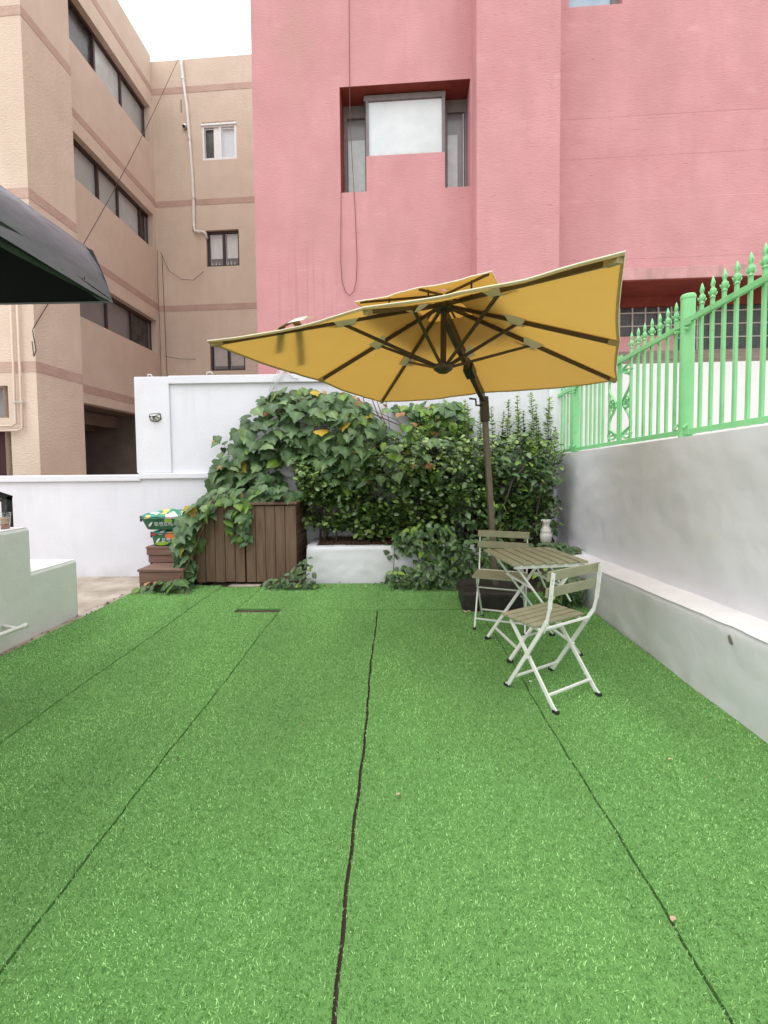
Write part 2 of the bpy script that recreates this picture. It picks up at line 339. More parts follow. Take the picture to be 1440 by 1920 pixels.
M['coffee'] = mat('iced_drink', (.36,.12,.06), (.45,.18,.10), scale=30, rough=.2, spec=.5)
M['milk'] = mat('milky_drink', (.62,.40,.25), (.70,.5,.34), scale=30, rough=.2, spec=.5)
cup = mat('clear_cup_plastic', (.9,.9,.9), rough=.08); cup.node_tree.nodes['Principled BSDF'].inputs['Transmission Weight'].default_value = .95
cup.node_tree.nodes['Principled BSDF'].inputs['IOR'].default_value = 1.1; M['cup'] = cup
M['steel'] = mat('steel', (.5,.49,.46), (.6,.58,.55), scale=20, rough=.35, metallic=.8)
M['blueglass'] = mat('blue_sky_glass', (.22,.34,.46), (.42,.52,.60), scale=1.2, rough=.15, spec=.6)
M['oldwood'] = mat('weathered_sill_boards', (.20,.15,.125), (.33,.26,.22), scale=7, rough=.9, stretch=(.5,4,6), bump=.4, bscale=40)
M['offwhite'] = mat('white_stucco', (.74,.73,.735), (.80,.79,.795), scale=3, rough=.85, bump=.5, bscale=30)

def veins(m, gain=1.5):
    t = m.node_tree; N = t.nodes; L = t.links; b = N['Principled BSDF']
    a = N.new('ShaderNodeAttribute'); a.attribute_name = 'midrib'
    pw = N.new('ShaderNodeMath'); pw.operation = 'POWER'; pw.inputs[1].default_value = 5
    mr = N.new('ShaderNodeMapRange'); mr.inputs[3].default_value = .92; mr.inputs[4].default_value = gain
    hv = N.new('ShaderNodeHueSaturation'); old = b.inputs['Base Color'].links[0].from_socket
    L.new(a.outputs['Fac'], pw.inputs[0]); L.new(pw.outputs[0], mr.inputs[0]); L.new(mr.outputs[0], hv.inputs['Value']); L.new(old, hv.inputs['Color']); L.new(hv.outputs[0], b.inputs['Base Color'])
for k_ in ('ivy','ivyb','broad','greyleaf'): veins(M[k_])
# ------------------------------------------------------------------ ground
GZ = -.09
g = MB(); g.add([(-600,-600,GZ-.06),(600,-600,GZ-.06),(600,600,GZ-.06),(-600,600,GZ-.06)], [(0,1,2,3)])
tag(g.build('ground', M['concrete']), kind='structure')
g = MB(); g.box((-9,-4,GZ-.05),(-2.93,5.70,GZ)); tag(g.build('concrete_path', M['concrete']), kind='structure')
g = MB(); g.box((-2.925,-4,GZ-.05),(2.6,5.0,-.022)); tag(g.build('deck', M['deck']), kind='structure')
g = MB(); g.box((-2.925,5.002,GZ-.05),(-1.03,5.70,-.03)); tag(g.build('pavement', M['concrete']), kind='structure')
g = MB(); g.box((2.26,-4,0),(14,9.2,1.46)); tag(g.build('raised_ground', M['concrete']), kind='structure')
g = MB(); g.box((-2.999,1.2,GZ),(-2.919,4.66,-.012)); tag(g.build('kerb_strip', M['concrete']), kind='structure')
# artificial turf laid in strips with open seams
turf = []   # x0,x1,y0,y1
turf += [(-2.915,-2.008,-2.0,4.93), (-1.994,-1.104,-2.0,3.995), (-1.094,-.163,-2.0,4.045), (-.149,.822,-2.0,4.045), (.832,1.862,-2.0,4.62)]
turf += [(-1.992,-1.53,4.003,4.86), (-1.522,-1.10,4.105,4.99), (-1.096,-.16,4.052,4.99), (-.156,.823,4.066,4.99)]
for k, (x0,x1,y0,y1) in enumerate(turf):
    nn = 110; t = MB(); L0 = []; L1 = []
    for i in range(nn+1):
        yv = y0+(y1-y0)*i/nn
        q0,q1 = round(x0*4),round(x1*4)
        L0.append((x0+.005*math.sin(yv*4+q0*7)+.0025*math.sin(yv*23+q0), yv)); L1.append((x1+.005*math.sin(yv*4+q1*7)+.0025*math.sin(yv*23+q1), yv))
    t.add([(x,y,z) for z in (-.021,-.004) for x,y in L0+L1], [f for i in range(nn) for f in ((2*nn+2+i, 3*nn+3+i, 3*nn+4+i, 2*nn+3+i), (i, 2*nn+2+i, 2*nn+3+i, i+1), (nn+1+i, nn+2+i, 3*nn+4+i, 3*nn+3+i))] + [(0,nn+1,3*nn+3,2*nn+2),(nn,3*nn+2,4*nn+3,2*nn+1)])
    o = t.build('turf', M['turfbase']); tag(o, kind='structure')
s_ = MB(); s_.box((-1.93,4.90,-.021),(-1.56,5.01,-.006)); o = s_.build('paving_slab', M['concrete']); tag(o, kind='structure')

def blades():
    xs=[];ys=[];sc=[]
    for (x0,x1,y0,y1) in turf:
        edges = np.linspace(max(y0,.55), y1, 14)
        for a,b in zip(edges[:-1], edges[1:]):
            ym = (a+b)/2
            dens = 33000 if ym < 1.6 else (24000 if ym < 2.6 else 15500)
            n = int((x1-x0)*(b-a)*dens)
            yv = np.random.uniform(a+.002,b-.002,n); t_ = np.random.uniform(0,1,n)
            q0,q1 = round(x0*4),round(x1*4)
            e0 = x0-.002+.005*np.sin(yv*4+q0*7)+.0025*np.sin(yv*23+q0)+.0012*np.sin(yv*61+x0*90); e1 = x1+.002+.005*np.sin(yv*4+q1*7)+.0025*np.sin(yv*23+q1)+.0012*np.sin(yv*57+x1*90)
            xs.append(e0+(e1-e0)*t_); ys.append(yv)
            sc.append(np.full(n, 1.0 if ym < 1.6 else (1.08 if ym < 2.6 else 1.22)))
    x=np.concatenate(xs); y=np.concatenate(ys); s=np.concatenate(sc); n=len(x)
    keep = (x < 1.80+.0275*(y-2.0)+.02); x,y,s = x[keep],y[keep],s[keep]; n=len(x)
    th=np.random.uniform(0,2*PI,n); h=np.random.uniform(.005,.010,n)*s; wd=np.random.uniform(.0022,.0034,n)*s
    lean=np.random.uniform(.25,1.15,n)*h; ph=np.random.uniform(0,2*PI,n)
    dx,dy=np.cos(th)*wd/2,np.sin(th)*wd/2
    lx,ly=np.cos(ph)*lean, np.sin(ph)*lean-.12*h
    z0=np.full(n,-.005)
    V=np.empty((n,5,3),np.float32)
    V[:,0]=np.stack([x-dx,y-dy,z0],1); V[:,1]=np.stack([x+dx,y+dy,z0],1)
    V[:,2]=np.stack([x+lx*.35+dx*.9,y+ly*.35+dy*.9,z0+h*.65],1); V[:,3]=np.stack([x+lx*.35-dx*.9,y+ly*.35-dy*.9,z0+h*.65],1)
    V[:,4]=np.stack([x+lx,y+ly,z0+h],1)
    me=bpy.data.meshes.new('grass'); me.vertices.add(n*5); me.vertices.foreach_set('co',V.ravel())
    base=(np.arange(n)*5)[:,None]
    loops=np.concatenate([base+np.array([[0,1,2,3]]),base+np.array([[3,2,4]])],1).ravel().astype(np.int32)
    me.loops.add(len(loops)); me.loops.foreach_set('vertex_index',loops)
    ls=(np.arange(n)*7)[:,None]+np.array([[0,4]]); me.polygons.add(n*2)
    me.polygons.foreach_set('loop_start',ls.ravel().astype(np.int32))
    me.update(calc_edges=True); me.validate()
    me.materials.append(M['grass'])
    o=bpy.data.objects.new('grass',me); COL.objects.link(o)
    tag(o,'bright green artificial grass blades covering the yard floor','grass',kind='stuff')
blades()

# ------------------------------------------------------------------ tan building
def tan_building():
    T = thing('tan_building', 'tan stucco apartment block with brown bands and strip windows', 'building', (-6.7,12.4,GZ))
    X = -6.7
    mb = MB()
    wy0, wy1 = 8.9, 12.28
    holes = [(wy0-7.3,10.44-GZ,wy1-7.3,11.52-GZ), (wy0-7.3,7.58-GZ,wy1-7.3,8.56-GZ), (wy0-7.3,4.68-GZ,wy1-7.3,5.60-GZ), (8.7-7.3,.2,12.1-7.3,2.83-GZ)]
    # long side facing the yard
    mb.panel((X,7.3,GZ), (0,1,0), (0,0,1), (1,0,0), 5.1, 13.0-GZ, holes, .22)
    # back wing facing the camera, slightly turned
    B = math.atan(-.05); u = Vector((math.cos(B), math.sin(B), 0)); n = Vector((math.sin(B), -math.cos(B), 0))
    o = Vector((X,12.4,GZ))
    wh = [(1.436,10.05-GZ,2.426,11.09-GZ), (1.474,7.11-GZ,2.429,8.12-GZ), (1.50,4.17-GZ,2.53,5.05-GZ)]
    mb.panel(o, u, (0,0,1), n, 3.05, 12.83-GZ, wh, .16)
    e = o + u*3.05
    mb.add([e, e-n*4, e-n*4+Vector((0,0,12.83-GZ)), e+Vector((0,0,12.83-GZ))], [(0,1,2,3)])
    # roof parapet tops
    mb.add([(X,7.3,13.0),(X,12.4,13.0),(X-.3,12.4,13.0),(X-.3,7.3,13.0)], [(0,1,2,3)])
    a = o + Vector((0,0,12.83-GZ)); b = a + u*3.05
    mb.add([a,b,b-n*.3,a-n*.3], [(0,1,2,3)])
    # bay standing proud
    XB = -6.06; yb0, yb1 = 7.25, 8.35
    mb.panel((XB,yb0,GZ), (0,1,0), (0,0,1), (1,0,0), yb1-yb0, 13.0-GZ, [], .1)
    mb.panel((-8.6,yb0+.13,GZ), Vector((2.54,-.13,0)).normalized(), (0,0,1), (-.05,-1,0), 2.543, 13.0-GZ, [(1.2,.1,2.03,2.05-GZ+.02),(.9,2.28-GZ,2.01,2.83-GZ)], .14)
    mb.add([(XB,yb1,GZ),(X,yb1,GZ),(X,yb1,13.0),(XB,yb1,13.0)], [(0,1,2,3)])
    wall = mb.build('wall', M['tan'], T)
    # brown bands, a hair proud of the stucco
    for z0, z1 in ((11.97,12.14),(8.88,9.04),(5.94,6.11),(3.05,3.23)):
        k = MB()
        k.box((X,8.36,z0),(X+.006,12.39,z1)); k.box((XB,yb0-.006,z0),(XB+.006,yb1,z1))
        d = Vector((2.54,-.13,0)).normalized(); p = Vector((XB+.004,yb0,0)); q = p - d*2.5
        for (s0,s1) in ((p,q),):
            nn = Vector((-.051,-1,0))*.006
            k.hexa([(s1.x,s1.y,z0),(s0.x,s0.y,z0),(s0.x+nn.x,s0.y+nn.y,z0),(s1.x+nn.x,s1.y+nn.y,z0),(s1.x,s1.y,z1),(s0.x,s0.y,z1),(s0.x+nn.x,s0.y+nn.y,z1),(s1.x+nn.x,s1.y+nn.y,z1)])
        if z0 > 4:
            a0 = o + n*.0; b0 = o + u*3.05; zz = (z0-.05, z1-.05)
            k.hexa([(a0.x,a0.y,zz[0]),(b0.x,b0.y,zz[0]),(b0.x+n.x*.006,b0.y+n.y*.006,zz[0]),(a0.x+n.x*.006,a0.y+n.y*.006,zz[0]),
                    (a0.x,a0.y,zz[1]),(b0.x,b0.y,zz[1]),(b0.x+n.x*.006,b0.y+n.y*.006,zz[1]),(a0.x+n.x*.006,a0.y+n.y*.006,zz[1])])
        k.build('band', M['band'], T)
    # strip windows: frame with panes, set back
    def strip(z0, z1, muls, mats, jogs=()):
        f = MB(); xf = X-.20
        f.box((xf-.05,wy0,z0),(xf+.03,wy1,z0+.05)); f.box((xf-.05,wy0,z1-.07),(xf+.05,wy1,z1))
        for y in [wy0+.025]+list(muls)+[wy1-.025]: f.box((xf-.05,y-.03,z0+.05),(xf+.035,y+.03,z1-.07))
        w_ = f.build('window', M['framedk'], T)
        ed = [wy0+.055]+list(muls)+[wy1-.055]
        for i in range(len(ed)-1):
            p = MB(); a = xf - (.012 if i%2 else .028)
            p.box((a-.006,ed[i]+.03,z0+.05),(a,ed[i+1]-.03,z1-.07)); p.build('pane', mats[i%len(mats)], w_)
    strip(10.44,11.52,(10.25,11.23),(M['glassdk'],M['frostg'],M['glass']))
    strip(7.58,8.56,(10.22,10.96,11.93),(M['glass'],M['glass'],M['frostg'],M['glassdk']))
    strip(4.68,5.60,(9.4,10.36,11.37),(M['glass'],M['glass2'],M['glass2'],M['glassdk']))
    # three small windows of the back wing
    def P(a, z, d=0): q = o + u*a - n*d; return Vector((q.x,q.y,z))
    def ubox(k, a0, a1, z0, z1, d0, d1):
        k.hexa([P(a0,z0,d1),P(a0,z0,d0),P(a1,z0,d0),P(a1,z0,d1),P(a0,z1,d1),P(a0,z1,d0),P(a1,z1,d0),P(a1,z1,d1)])
    for (a0,z0,a1,z1), fm, kind in ((wh[0],M['framewt'],0),(wh[1],M['framedk'],1),(wh[2],M['framedk'],2)):
        z0 += GZ; z1 += GZ
        zt = z1 - (.08 if kind == 0 else 0); sd = .04 if kind == 0 else .10; t_ = .06
        f = MB()
        ubox(f,a0,a1,z0,z0+t_,sd-.03,sd+.05); ubox(f,a0,a1,zt-t_,zt,sd-.03,sd+.05)
        ubox(f,a0,a0+t_,z0+t_,zt-t_,sd-.03,sd+.05); ubox(f,a1-t_,a1,z0+t_,zt-t_,sd-.03,sd+.05)
        m_ = (a0+a1)/2 + (0 if kind else .02); ubox(f,m_-.035,m_+.035,z0+t_,zt-t_,sd-.02,sd+.05)
        if kind == 0:
            ubox(f,a0-.02,a1+.02,zt-.02,zt+.03,-.02,.05); ubox(f,a0+t_+.26,m_-.035,z0+t_,zt-t_,sd,sd+.03)
        w_ = f.build('window', fm, T)
        for i,(b0,b1) in enumerate(((a0+t_,m_-.035),(m_+.035,a1-t_))):
            p = MB(); ubox(p,b0,b1,z0+t_,zt-t_,sd+.055,sd+.065)
            p.build('pane', (M['glassdk'] if (i==0) else M['frost']) if kind==0 else M['glass2'], w_)
            if kind == 1:
                c = MB(); ubox(c,b0+.02+.02*i,b1-.03,z0+.27,zt-.08,sd+.04,sd+.05); c.build('curtain', M['curtain'], w_)
                for q in range(3):
                    c = MB(); qq = b0+.06+q*.1; c.lathe(tuple(P(qq,z0+t_,sd+.03)), [(.02,0),(.022,.05),(.012,.07),(.012,.10+.02*(q%2))], 8); c.build('bottle', M['lampglass' if q%2 else 'frostg'], w_)
            if kind == 2:
                c = MB(); ubox(c,b0+.02,b1-.02,z0+.16,zt-.02,sd+.043,sd+.05); c.build('blind', M['mull'], w_)
    # white drain pipe snaking down the back wing, dark vent beside it
    pp = [P(.92,12.87,-.05),P(.935,12.62,-.06),P(.96,12.27,-.05),P(1.0,11.9,-.05),P(1.045,11.5,-.05),P(1.10,10.6,-.05),P(1.14,9.8,-.05),P(1.165,9.0,-.05),P(1.15,8.4,-.05),P(1.16,8.17,-.06),P(1.20,8.08,-.07),P(1.30,8.05,-.07),P(1.40,8.06,-.06),P(1.475,8.02,-.02),P(1.49,7.9,.02)]
    k = MB(); k.tube(pp, .038, 10); k.build('drain_pipe', M['pvc'], T, smooth=True)
    for a in (2,5,7,9):
        k = MB(); p = pp[a]; k.tube([p-Vector((0,0,.03)),p+Vector((0,0,.03))], .046, 10); k.build('pipe_joint', M['steel'], T)
    k = MB(); k.tube([P(.965,10.97,.02),P(.965,10.97,-.09)], .06, 12); k.build('vent_cap', M['steel'], T, smooth=True)
    k = MB(); k.tube([P(.965,10.95,-.085),P(.965,10.95,-.094)], .045, 12); k.build('vent_hole', M['dark'], T)
    k = MB(); ubox(k,.84,.87,11.4,11.75,-.006,.002); k.build('old_bracket', M['framegy'], T)
    # bay: door jamb, little window and pipes on the face towards the camera
    k = MB(); k.box((-7.42,7.52,GZ),(-6.48,7.53,2.1)); k.build('door', M['maroon'], T)
    k = MB(); k.box((-7.75,7.50,2.25),(-6.46,7.51,2.85)); k.build('window', M['glass2'], T)
    for dx in (0,.11):
        k = MB(); k.tube([(-6.42+dx,7.215,4.5),(-6.42+dx,7.215,2.17-dx*.7),(-6.48+dx,7.2,2.13-dx*.7),(-7.6,7.26,2.12-dx*.7)], .018, 8); k.build('conduit', M['tan'], T, smooth=True)
    k = MB(); k.box((-6.45,7.19,2.52),(-6.27,7.235,2.54)); k.build('pipe_clip', M['steel'], T)
    # open ground floor: ceiling, beams, inner walls, meter box
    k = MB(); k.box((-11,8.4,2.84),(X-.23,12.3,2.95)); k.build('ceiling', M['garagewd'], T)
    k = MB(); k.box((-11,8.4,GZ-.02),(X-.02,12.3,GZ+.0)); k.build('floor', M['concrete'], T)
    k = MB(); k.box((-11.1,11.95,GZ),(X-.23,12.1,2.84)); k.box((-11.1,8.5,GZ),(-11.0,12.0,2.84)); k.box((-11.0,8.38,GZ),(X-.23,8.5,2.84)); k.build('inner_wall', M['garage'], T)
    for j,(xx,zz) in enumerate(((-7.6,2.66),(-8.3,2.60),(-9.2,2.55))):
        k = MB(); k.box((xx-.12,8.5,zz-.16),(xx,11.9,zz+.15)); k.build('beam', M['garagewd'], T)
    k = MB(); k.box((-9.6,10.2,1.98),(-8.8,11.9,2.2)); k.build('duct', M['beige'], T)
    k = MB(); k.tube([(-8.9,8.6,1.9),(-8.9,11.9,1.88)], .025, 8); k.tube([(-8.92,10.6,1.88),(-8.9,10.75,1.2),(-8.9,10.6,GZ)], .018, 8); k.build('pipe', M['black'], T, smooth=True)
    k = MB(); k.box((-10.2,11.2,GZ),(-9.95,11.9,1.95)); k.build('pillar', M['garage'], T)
    k = MB(); k.box((-7.5,9.55,1.0),(-7.3,9.75,1.52)); mbx = k.build('meter_box', M['beige'], T)
    k = MB(); k.box((-7.46,9.53,1.18),(-7.295,9.70,1.36)); k.build('meter_dial', M['black'], mbx)
    return T
tan_building()
# cables over the tan building
k = MB()
a, b = Vector((-5.78,12.25,12.87)), Vector((-6.05,7.20,3.74))
k.tube([a.lerp(b,t) + Vector((.03,-.03,-.25*math.sin(t*PI))) for t in np.linspace(0,1,14)], .0065, 6)
k.tube([b, b+Vector((.03,-.02,-.12)), b+Vector((.06,-.02,-.35)), b+Vector((.02,-.02,-.45)), b+Vector((0,-.02,-.2))], .008, 6)
tag(k.build('cable', M['cable'], smooth=True), 'dark cable slanting from the roof edge down across the tan strip windows', 'cable')
k = MB()
k.tube([(-6.62,12.30,7.6),(-6.63,12.28,6.5),(-6.60,12.25,5.2),(-6.62,12.28,2.2)], .006, 6)
k.tube([(-6.52,12.34,7.5),(-6.50,12.34,6.0),(-6.45,12.32,2.2)], .006, 6)
k.tube([(-6.55,12.33,7.55),(-6.3,12.30,7.0),(-5.95,12.28,6.75),(-5.6,12.27,6.72),(-5.3,12.26,6.95)], .006, 6)
k.tube([(-6.55,12.33,4.62),(-6.1,12.30,4.52),(-5.6,12.28,4.50)], .006, 6)
tag(k.build('cable', M['cable'], smooth=True), 'thin drooping cables in the inner corner of the tan building', 'cable')

# ------------------------------------------------------------------ pink building
def pink_building():
    ang = R(-2.5)
    T = thing('pink_building', 'tall pink stucco building with H-shaped recessed window', 'building', (0,8.5,GZ), ang)
    L = lambda mb, name, m, par=T, **k: mb.build(name, m, par, local=True, **k)
    zz = -GZ
    TOP = 12.6
    # local frame: x along the front, y into the building, z from the foot
    mb = MB()
    H_ = [(-.95+2.67,6.715+zz,-.445+2.67,8.70+zz), (-.445+2.67,7.38+zz,1.07+2.67,8.70+zz), (1.07+2.67,6.715+zz,1.55+2.67,8.70+zz)]
    mb.panel((-2.67,0,0), (1,0,0), (0,0,1), (0,-1,0), 4.255, TOP, H_, .56, rev=0)
    mb.add([(1.585,0,0),(1.585,-.55,0),(1.585,-.55,TOP),(1.585,0,TOP)], [(0,1,2,3)])
    mb.panel((1.585,-.55,0), (1,0,0), (0,0,1), (0,-1,0), 1.45, TOP, [], .1)
    mb.add([(3.035,-.55,0),(3.035,1.0,0),(3.035,1.0,TOP),(3.035,-.55,TOP)], [(0,1,2,3)])
    mb.add([(-2.67,0,0),(-2.67,0,TOP),(-2.67,8,TOP),(-2.67,8,0)], [(0,1,2,3)])
    # right upper wall above the strip of dark glass
    zb = 4.86 + zz
    mb.panel((3.035,.12,zb+.22), (1,0,0), (0,0,1), (0,-1,0), 7.0, TOP-zb-.22, [(.37,9.97+zz-zb-.22,1.35,11.2+zz-zb-.22)], .2)
    for sz in (7.89, 8.63, 6.39):       # slight lips where the render coats overlap
        mb.add([(3.035,.108,sz+zz),(10.03,.108,sz+zz),(10.03,.118,sz+zz+.01),(3.035,.118,sz+zz+.01),(3.035,.118,sz+zz-1.1 if sz<7 else sz+zz-.70),(10.03,.118,sz+zz-1.1 if sz<7 else sz+zz-.70)], [(0,1,2,3),(4,5,1,0)])
    wall = L(mb, 'wall', M['pink'])
    mb = MB(); mb.box((3.04,.03,zb),(10.03,.5,zb+.22)); L(mb, 'ledge', M['pinkd'], bevel=.008)
    # dark red lintel underside
    mb = MB(); mb.box((-.948,.01,8.695+zz),(1.548,.55,8.715+zz)); L(mb, 'lintel', M['red'])
    mb = MB(); mb.box((3.04,.05,zb-.02),(10.03,.93,zb-.002)); mb.box((3.04,.86,zb-.22),(10.03,.92,zb-.021)); L(mb, 'soffit', M['red'])
    mb = MB(); mb.box((-.948,.012,6.72+zz),(-.938,.5,8.69+zz)); L(mb, 'jamb', M['red'])
    # H window
    f = MB(); z0, z1 = 7.41+zz, 8.66+zz
    f.box((-.50,.18,z1-.10),(1.10,.50,z1)); f.box((-.46,.18,z0-.025),(1.06,.36,z0+.06))
    f.box((-.46,.18,z0+.06),(-.41,.5,z1-.1)); f.box((1.03,.18,z0+.06),(1.09,.5,z1-.1))
    wd = L(f, 'window', M['framegy'])
    L(MB().box((-.41,.215,z0+.06),(1.03,.225,z1-.11)), 'pane', M['frost'], wd)
    for (a0,a1,ip) in ((-.945,-.46,(-.86,-.50)),(1.09,1.548,(1.10,1.36))):
        f = MB(); zl = 6.72+zz
        f.box((a0,.44,8.45+zz),(a1,.52,8.69+zz)); f.box((a0,.44,zl),(a0+.07,.52,8.45+zz)); f.box((a1-.05,.44,zl),(a1,.52,8.45+zz)); f.box((a0+.07,.44,zl),(a1-.05,.52,zl+.03))
        wd = L(f, 'window', M['framegy'])
        L(MB().box((a0+.07,.49,zl+.03),(a1-.05,.50,8.45+zz)), 'pane', M['glass2'], wd)
        L(MB().box((ip[0],.47,zl+.032),(ip[1],.485,8.03+zz)), 'inner_sash', M['frostg'] if ip[0]<0 else M['frostg'], wd)
    L(MB().tube([(1.47,.43,6.75+zz),(1.47,.43,8.4+zz)], .008, 6), 'cord', M['pvc'], wd)
    # bluish upper right window
    f = MB(); f.box((3.40,.25,9.965+zz),(4.385,.32,10.01+zz)); f.box((4.24,.25,10.01+zz),(4.385,.32,11.2+zz)); f.box((3.40,.25,10.01+zz),(3.43,.32,11.2+zz))
    wd = L(f, 'window', M['framegy'])
    L(MB().box((3.43,.29,10.01+zz),(4.24,.30,11.2+zz)), 'pane', M['blueglass'], wd)
    # dark glass block band
    gz1, gz0 = 4.80+zz, 3.72+zz; x0 = 3.2; nx, nz = 26, 4
    cw, ch = .262, (gz1-gz0)/nz
    f = MB()
    for i in range(nx+1): f.box((x0+i*cw-.014,.90,gz0),(x0+i*cw+.014,.96,gz1))
    for j in range(nz+1):
        for i in range(nx): f.box((x0+i*cw+.014,.903,gz0+j*ch-.012),(x0+(i+1)*cw-.014,.96,gz0+j*ch+.012))
    wd = L(f, 'glass_block_window', M['mull'])
    pm = MB().box((.016,0,.014),(cw-.016,.02,ch-.014)).build('pane', M['glassdk'], wd, local=True)
    pm.location = (x0,.925,gz0)
    for i in range(nx):
        for j in range(nz):
            if i or j:
                q = inst('pane', pm.data, wd); q.location = (x0+i*cw,.925,gz0+j*ch)
    L(MB().box((4.3,.80,3.62+zz),(5.88,.90,4.02+zz)), 'patch_wall', M['pink'])
    L(MB().box((3.04,.93,2.5+zz),(10.03,1.1,gz0)), 'backing_wall', M['garage'])
    for j in range(4):
        L(MB().box((3.06,.70+.03*j,3.42+zz+j*.075),(10.0,.9299-.004*j,3.42+zz+j*.075+.066)), 'sill_board', M['oldwood'])
    L(MB().box((3.04,.62,0),(10.03,.93,3.415+zz)), 'base_wall', M['offwhite'])
    return T
pink_building()
def pk(x, d, z):   # point on the pink front
    a = R(-2.5); return Vector((x*math.cos(a)-d*math.sin(a)*1, 8.5+x*math.sin(a)+d*math.cos(a), z))
k = MB()
pts = [pk(-.735,-.03,12.3), pk(-.735,-.03,10.3), pk(-.745,-.03,9), pk(-.745,-.03,8), pk(-.70,-.03,7), pk(-.665,-.03,6.2), pk(-.645,-.03,5.4), pk(-.665,-.03,5.0), pk(-.72,-.03,4.80), pk(-.80,-.03,4.73), pk(-.88,-.03,4.80), pk(-.945,-.03,5.0), pk(-.965,-.03,5.4), pk(-.95,-.03,6.2), pk(-.94,-.03,6.72), pk(-.935,.1,6.74)]
k.tube(pts, .006, 6); tag(k.build('cable', M['cabler'], smooth=True), 'dark cable hanging in a long loop down the pink wall', 'cable')

# ------------------------------------------------------------------ white boundary wall
def boundary_wall():
    T = thing('boundary_wall', 'white painted boundary wall, low at left and tall behind the plants', 'wall', (-1,5.7,GZ))
    MB().box((-9,5.70,GZ-.05),(-3.39,5.90,1.21)).build('low_wall', M['white'], T, bevel=.006)
    MB().box((-9,5.665,1.211),(-3.372,5.93,1.298)).build('cap', M['white'], T, bevel=.012)
    MB().box((-3.388,5.685,GZ-.05),(2.07,5.90,1.238)).build('lower_wall', M['white'], T, bevel=.006)
    MB().box((-3.400,5.645,1.239),(2.07,5.91,1.318)).build('course', M['white'], T, bevel=.012)
    MB().box((-2.96,5.70,1.319),(2.07,5.90,2.50)).build('panel', M['white'], T)
    MB().box((-3.43,5.675,1.3195),(-2.961,5.92,2.601)).build('pier', M['white'], T, bevel=.008)
    MB().box((-2.9595,5.66,2.501),(2.07,5.93,2.607)).build('top_cap', M['white'], T, bevel=.008)
    MB().box((2.071,5.68,GZ),(2.262,5.90,2.62)).build('end_post', M['grey'], T)
    # scrawl in red paint low on the panel, half hidden by the vine
    k = MB()
    for i in range(4):
        x = -1.26 + i*.035; k.bar((x,5.696,1.10),(x+.03,5.696,1.27-.02*(i%2)), .014, .004, (0,1,0)); k.bar((x+.03,5.693,1.25),(x+.045,5.693,1.12), .012, .004, (0,1,0))
    k.build('painted_scrawl', M['graffiti'], T)
boundary_wall()
# white wire tangle hooked over the wall top
k = MB()
for j in range(5):
    x = -1.50 + .022*j + random.uniform(-.01,.01)
    k.tube([(x-.10,5.62,2.40+random.uniform(-.05,.05)),(x-.05,5.62,2.52),(x+.01,5.635,2.63),(x+.03,5.70,2.665),(x+.05,5.8,2.62)], .004, 6)
k.tube([(-1.42,5.65,2.68),(-1.36,5.63,2.62),(-1.28,5.63,2.55),(-1.22,5.64,2.54)], .008, 6)
tag(k.build('wire_bundle', M['wire'], smooth=True), 'loose pale wires looped over the top of the white wall', 'wire')
k = MB(); k.tube([(-2.46,5.70,2.607),(-2.45,5.69,2.65),(-2.40,5.69,2.655),(-2.37,5.69,2.625)], .008, 6)
tag(k.build('hook', M['wire'], smooth=True), 'small metal hook on the white wall top above the bare panel', 'hook')
k = MB(); k.tube([(-3.28,5.75,2.60),(-3.27,5.74,2.65),(-3.23,5.74,2.64),(-3.215,5.74,2.61)], .008, 6)
tag(k.build('hook', M['wire'], smooth=True), 'small metal hook on top of the white wall pier', 'hook')

# geometric wall lamp
def wall_lamp():
    T = thing('wall_lamp', 'small faceted glass wall lamp in black frame on the white pier', 'lamp', (-3.15,5.675,2.06))
    c = Vector((-3.15,5.675,2.06))
    o_ = [(-.12,.065),(.10,.075),(.12,-.03),(.035,-.085),(-.055,-.075),(-.11,-.055)]
    i_ = [(-.085,.015),(.045,.02),(.015,-.03)]
    O = [c+Vector((x*.62,-.004,z*.66)) for x,z in o_]; I = [c+Vector((x*.62,-.06,z*.66)) for x,z in i_]
    f = MB(); 
    for a,b in zip(O,O[1:]+O[:1]): f.bar(a,b,.011,.010,(0,1,0))
    for a,b in ((I[0],I[1]),(I[1],I[2]),(I[2],I[0]),(O[0],I[0]),(O[1],I[1]),(O[2],I[1]),(O[3],I[2]),(O[5],I[0]),(O[4],I[2])): f.bar(a,b,.007,.007,(0,1,0))
    f.build('frame', M['black'], T)
    def facet(p, m): k = MB(); k.add(p, [tuple(range(len(p)))]); k.build('pane', m, T)
    facet([O[0],O[1],I[1],I[0]], M['lampmirror']); facet([O[1],O[2],I[1]], M['lampglass']); facet([O[2],O[3],I[2],I[1]], M['lampglass'])
    facet([O[3],O[4],I[2]], M['lampglass']); facet([O[4],O[5],I[0],I[2]], M['lampglass']); facet([O[5],O[0],I[0]], M['lampmirror']); facet(I, M['black'])
    k = MB(); k.lathe((c.x-.015,c.y-.064,c.z-.004), [(.003,-.008),(.009,-.004),(.009,.004),(.003,.008)], 10); k.build('bulb', M['framewt'], T, smooth=True)
wall_lamp()

